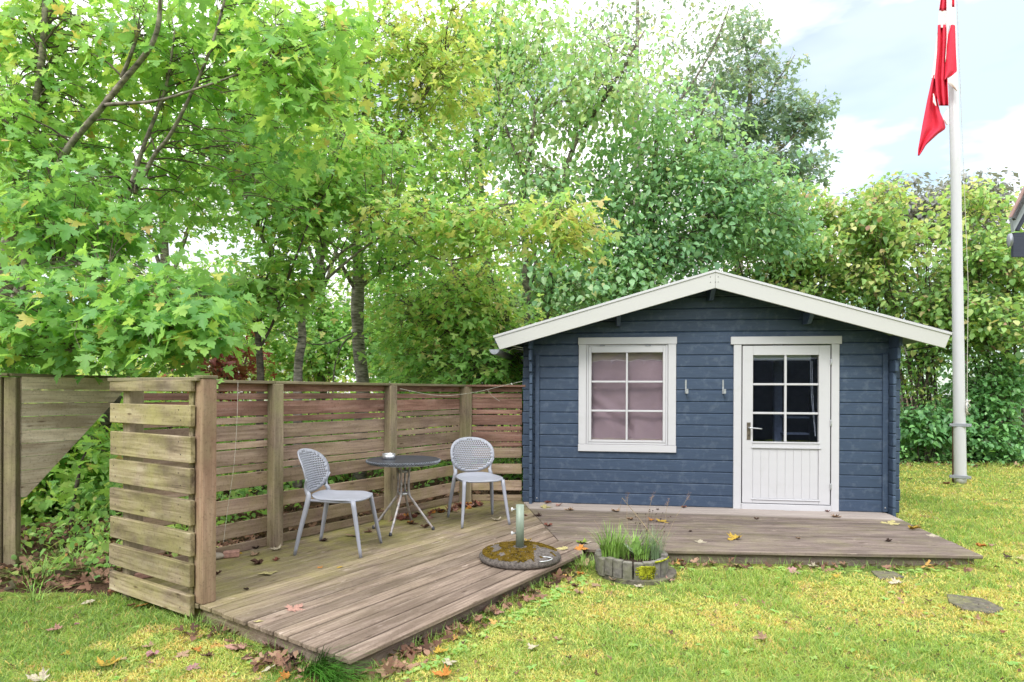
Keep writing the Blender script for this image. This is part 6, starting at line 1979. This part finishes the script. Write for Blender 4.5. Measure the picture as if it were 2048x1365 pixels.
for a in [
    (536, 1148, 'paleyellow', 'flat', .13, 'on the deck inside the screen post', D), (592, 1217, 'pink', 'flat', .12, 'lying alone on the near boards', D),
    (433, 1150, 'brown', 'crumpled', .10, 'touching the front screen post', D), (513, 1128, 'brown', 'crumpled', .13, 'between the brick and the near chair', D),
    (553, 1121, 'red', 'crumpled', .09, 'behind the near chair foot', D), (509, 1111, 'tan', 'curled', .10, 'in front of the first inner fence post', D),
    (510, 1098, 'darkbrown', 'crumpled', .10, 'just left of the first inner fence post', D), (478, 1107, 'yellow', 'flat', .08, 'beside the broken brick', D),
    (553, 1099, 'cream', 'curled', .10, 'at the base of the first inner fence post', D), (641, 1135, 'orange', 'flat', .05, 'under the near chair seat', D),
    (679, 1135, 'yellow', 'flat', .05, 'near the front leg of the near chair', D), (492, 1180, 'darkbrown', 'crumpled', .05, 'between post and pink leaf', D),
    (517, 1243, 'paleyellow', 'flat', .05, 'on the left rim of the deck', D), (704, 1072, 'tan', 'flat', .13, 'beyond the near chair', D),
    (736, 1065, 'brown', 'curled', .09, 'at the left foot of the table', D), (648, 1083, 'darkbrown', 'crumpled', .09, 'by the far rear leg of the near chair', D),
    (862, 1036, 'pink', 'flat', .13, 'between table and far chair', D), (852, 1056, 'brown', 'crumpled', .14, 'round the right foot of the table', D),
    (820, 1047, 'orange', 'crumpled', .10, 'at the far foot of the table', D), (826, 1049, 'brown', 'curled', .12, 'beside the far foot of the table', D),
    (993, 1041, 'cream', 'curled', .12, 'under the far chair', D), (1096, 1053, 'red', 'crumpled', .12, 'to the right of the parasol tube', D),
    (1092, 1015, 'paleyellow', 'flat', .15, 'on the pale boards at the shed wall', D), (1096, 1007, 'red', 'crumpled', .12, 'against the left part of the shed wall', D),
    (1117, 1012, 'pink', 'curled', .10, 'on the pale boards below the window', D), (1138, 1021, 'tan', 'curled', .12, 'below the left side of the window', D),
    (1075, 1032, 'darkbrown', 'curled', .10, 'on the dark boards behind the parasol tube', D), (1050, 1032, 'red', 'crumpled', .07, 'immediately right of the parasol tube', D),
    (1230, 1023, 'tan', 'curled', .12, 'below the window middle', D), (1260, 1040, 'tan', 'crumpled', .10, 'behind the planter grass', D),
    (1325, 1043, 'yellow', 'flat', .13, 'behind the right of the planter', D), (1302, 1041, 'orange', 'curled', .08, 'behind the planter stalks', D),
    (1467, 1079, 'yellow', 'curled', .16, 'on the boards in front of the door', D), (1401, 1084, 'cream', 'flat', .10, 'near the deck front right of the planter', D),
    (1381, 1064, 'darkbrown', 'crumpled', .05, 'in the middle of the shed deck', D), (1315, 1020, 'darkbrown', 'crumpled', .05, 'near the wall right of the window', D),
    (1368, 1016, 'red', 'crumpled', .09, 'against the wall left of the door', D), (1781, 1047, 'paleyellow', 'flat', .16, 'in front of the right shed corner', D),
    (1828, 1059, 'yellow', 'crumpled', .14, 'near the right edge of the shed deck', D), (1834, 1055, 'red', 'curled', .09, 'beside the yellow one at the right deck edge', D),
    (1865, 1072, 'cream', 'flat', .10, 'at the right edge of the shed deck', D), (1777, 1083, 'darkbrown', 'crumpled', .09, 'near the front right of the shed deck', D),
    (1596, 1078, 'tan', 'crumpled', .06, 'in front of the middle of the door', D), (1513, 1039, 'brown', 'crumpled', .08, 'just before the door sill', D),
    (1673, 1035, 'tan', 'curled', .12, 'below the right door casing', D), (1655, 1024, 'red', 'crumpled', .08, 'against the right end of the door sill', D),
    (1057, 1082, 'yellow', 'curled', .11, 'on the moss behind the parasol tube', .225), (1163, 1086, 'green', 'curled', .12, 'standing at the inner deck corner', D),
    (1163, 1098, 'orange', 'flat', .13, 'at the inner deck corner beside the planter', D), (1172, 1086, 'cream', 'flat', .10, 'left behind the planter', D),
    (1125, 1098, 'paleyellow', 'flat', .11, 'right behind the parasol base', D),
    # lawn
    (1825, 1117, 'yellow', 'flat', .17, 'standing against the right front edge of the deck', None), (1588, 1143, 'mauve', 'flat', .17, 'on the lawn in front of the door', None),
    (1626, 1133, 'cream', 'curled', .13, 'on the lawn just right of the mauve one', None), (1642, 1120, 'brown', 'curled', .11, 'at the foot of the deck edge below the door', None),
    (1672, 1154, 'yellow', 'curled', .10, 'in the grass in front of the deck', None), (1790, 1167, 'cream', 'curled', .15, 'alone on the lawn right of the door', None),
    (1520, 1277, 'tan', 'curled', .13, 'alone in the middle of the right lawn', None), (1064, 1297, 'cream', 'curled', .11, 'arched on the moss in the lower middle', None),
    (900, 1325, 'cream', 'flat', .13, 'in the grass near the bottom edge', None), (884, 1350, 'orange', 'curled', .15, 'half upright at the bottom edge', None),
    (882, 1305, 'yellow', 'curled', .13, 'near the front of the deck', None), (815, 1312, 'red', 'crumpled', .16, 'below the front edge of the deck', None),
    (975, 1218, 'pink', 'flat', .15, 'propped at the long deck edge', None), (995, 1226, 'pink', 'flat', .13, 'just in front of the propped pink leaf', None),
    (1002, 1204, 'tan', 'curled', .13, 'standing upright at the long deck edge', None), (903, 1260, 'pink', 'curled', .12, 'halfway along the long deck edge', None),
    (929, 1245, 'darkbrown', 'curled', .12, 'halfway along the long deck edge', None), (845, 1287, 'darkbrown', 'crumpled', .14, 'in the clump near the deck corner', None),
    (840, 1278, 'brown', 'curled', .12, 'in the clump near the deck corner', None), (880, 1270, 'brown', 'curled', .11, 'left of the pink curled leaf by the deck', None),
    (952, 1236, 'tan', 'crumpled', .10, 'tucked under the long deck edge', None), (1062, 1186, 'brown', 'crumpled', .13, 'beneath the parasol base on the lawn', None),
    (1048, 1183, 'darkbrown', 'curled', .11, 'beneath the parasol base at the deck edge', None), (1095, 1177, 'brown', 'crumpled', .12, 'in the leaves right of the parasol base', None),
    (1110, 1152, 'red', 'crumpled', .13, 'in the weeds at the inner deck edge', None), (1156, 1188, 'tan', 'crumpled', .14, 'on the bright moss left of the planter', None),
    (1149, 1174, 'brown', 'crumpled', .12, 'on the moss left of the planter', None), (1191, 1171, 'tan', 'flat', .12, 'pointing at the planter from the left', None),
    (1160, 1150, 'orange', 'crumpled', .12, 'between the deck and the planter', None), (1204, 1142, 'red', 'curled', .07, 'right at the left foot of the planter', None),
    (1278, 1172, 'cream', 'flat', .10, 'on the moss before the planter', None), (1340, 1161, 'pink', 'curled', .12, 'on the footing before the planter', None),
    (1226, 1160, 'tan', 'curled', .10, 'just before the planter foot', None), (1360, 1124, 'red', 'crumpled', .13, 'right of the planter', None),
    (1425, 1128, 'tan', 'crumpled', .14, 'on the mossy patch right of the planter', None), (1111, 1278, 'pink', 'curled', .07, 'right of the arched cream leaf', None),
    (1137, 1317, 'brown', 'crumpled', .07, 'on the moss low in the middle', None), (1040, 1281, 'pink', 'flat', .06, 'small, beside the arched cream leaf', None),
    (176, 1205, 'cream', 'flat', .13, 'on the moss left of the screen', None), (285, 1211, 'orange', 'flat', .18, 'along the lowest screen board', None),
    (262, 1213, 'red', 'crumpled', .10, 'touching the orange one below the screen', None), (109, 1260, 'pink', 'curled', .12, 'on the left lawn', None),
    (153, 1250, 'mauve', 'crumpled', .06, 'tiny on the left lawn', None), (133, 1310, 'yellow', 'curled', .09, 'standing in the left lawn grass', None),
    (218, 1329, 'yellow', 'curled', .19, 'large, in the lower left grass', None), (245, 1318, 'pink', 'flat', .08, 'next to the large yellow one at lower left', None),
    (74, 1358, 'cream', 'curled', .15, 'at the bottom edge on the left', None), (303, 1313, 'mauve', 'crumpled', .14, 'left of the deck corner', None),
    (295, 1294, 'tan', 'curled', .10, 'behind the mauve crumpled one', None), (367, 1310, 'tan', 'flat', .11, 'in the grass below the deck', None),
    (393, 1302, 'orange', 'curled', .11, 'in the grass below the deck side', None), (414, 1313, 'brown', 'curled', .11, 'in the grass below the deck side', None),
    (388, 1336, 'mauve', 'flat', .12, 'in the grass low left', None), (472, 1295, 'pink', 'flat', .19, 'biggest, on the grass below the deck side', None),
    (439, 1258, 'red', 'crumpled', .13, 'against the deck side', None), (555, 1300, 'brown', 'crumpled', .16, 'in the drift at the deck side', None),
    (540, 1290, 'mauve', 'curled', .14, 'in the drift at the deck side', None), (536, 1338, 'cream', 'flat', .10, 'low below the deck side', None),
    (593, 1320, 'darkbrown', 'crumpled', .17, 'in the dark clump left of the long grass', None), (605, 1310, 'brown', 'curled', .15, 'in the dark clump left of the long grass', None),
    (582, 1332, 'darkbrown', 'curled', .13, 'in the dark clump left of the long grass', None), (567, 1358, 'orange', 'curled', .12, 'at the bottom edge below the dark clump', None),
    (712, 1328, 'tan', 'curled', .12, 'under the very corner of the deck', None), (740, 1328, 'tan', 'crumpled', .10, 'right of the deck corner', None),
    (700, 1355, 'brown', 'crumpled', .16, 'at the bottom edge below the long grass', None), (505, 1270, 'red', 'curled', .10, 'leaning on the deck side', None),
    (1962, 1094, 'orange', 'crumpled', .16, 'on the grass right of the deck end', None), (1984, 1092, 'pink', 'curled', .10, 'beside the orange one at the deck end', None),
    (2014, 1115, 'darkbrown', 'curled', .12, 'near the right edge of the lawn', None), (2043, 1119, 'paleyellow', 'curled', .12, 'at the right edge of the lawn', None),
    (2010, 1001, 'orange', 'curled', .12, 'far back on the right lawn', None), (1893, 969, 'red', 'crumpled', .20, 'at the foot of the flagpole', None),
    (1906, 971, 'darkbrown', 'curled', .16, 'at the foot of the flagpole', None), (1856, 1202, 'brown', 'curled', .08, 'left of the stepping stone', None),
    (2006, 1265, 'red', 'curled', .07, 'in the grass at the right side', None), (1975, 1244, 'orange', 'flat', .05, 'small, in the grass at the right side', None),
    (1820, 960, 'brown', 'crumpled', .14, 'on the lawn behind the shed corner', None), (1770, 1283, 'darkbrown', 'crumpled', .05, 'tiny, in the right lawn', None),
  ]:
    fallen(*a[:6], z=a[6])
# the drift of leaves along the fence foot
rg = np.random.default_rng(12)
for k in range(42):
    t = rg.uniform(0, 1) ** .8
    p = (P_3 + Vector((-.02, -.05, 0))).lerp(P_4 + Vector((.15, -.12, 0)), t) + Q1 * abs(rg.normal(.06, .09))
    u_, v_ = p.x / p.y, (DECK_Z - CAM_H) / p.y
    col = rg.choice(['red', 'brown', 'pink', 'orange', 'tan', 'darkbrown'], p=[.27, .2, .2, .15, .12, .06])
    o = fallen(1024, 1000, str(col), ['curled', 'crumpled'][k % 2], rg.uniform(.09, .14), 'in the reddish drift along the fence behind the table', z='deck', group='leaves drifted against the fence foot', tilt=.4)
    o.location = (p.x, p.y, DECK_Z + .003 + (.02 if k % 3 == 0 else 0))
    o['label'] = '%s %s maple leaf in the drift along the fence behind the table' % (['curled', 'crumpled'][k % 2], WORD.get(str(col), str(col)))
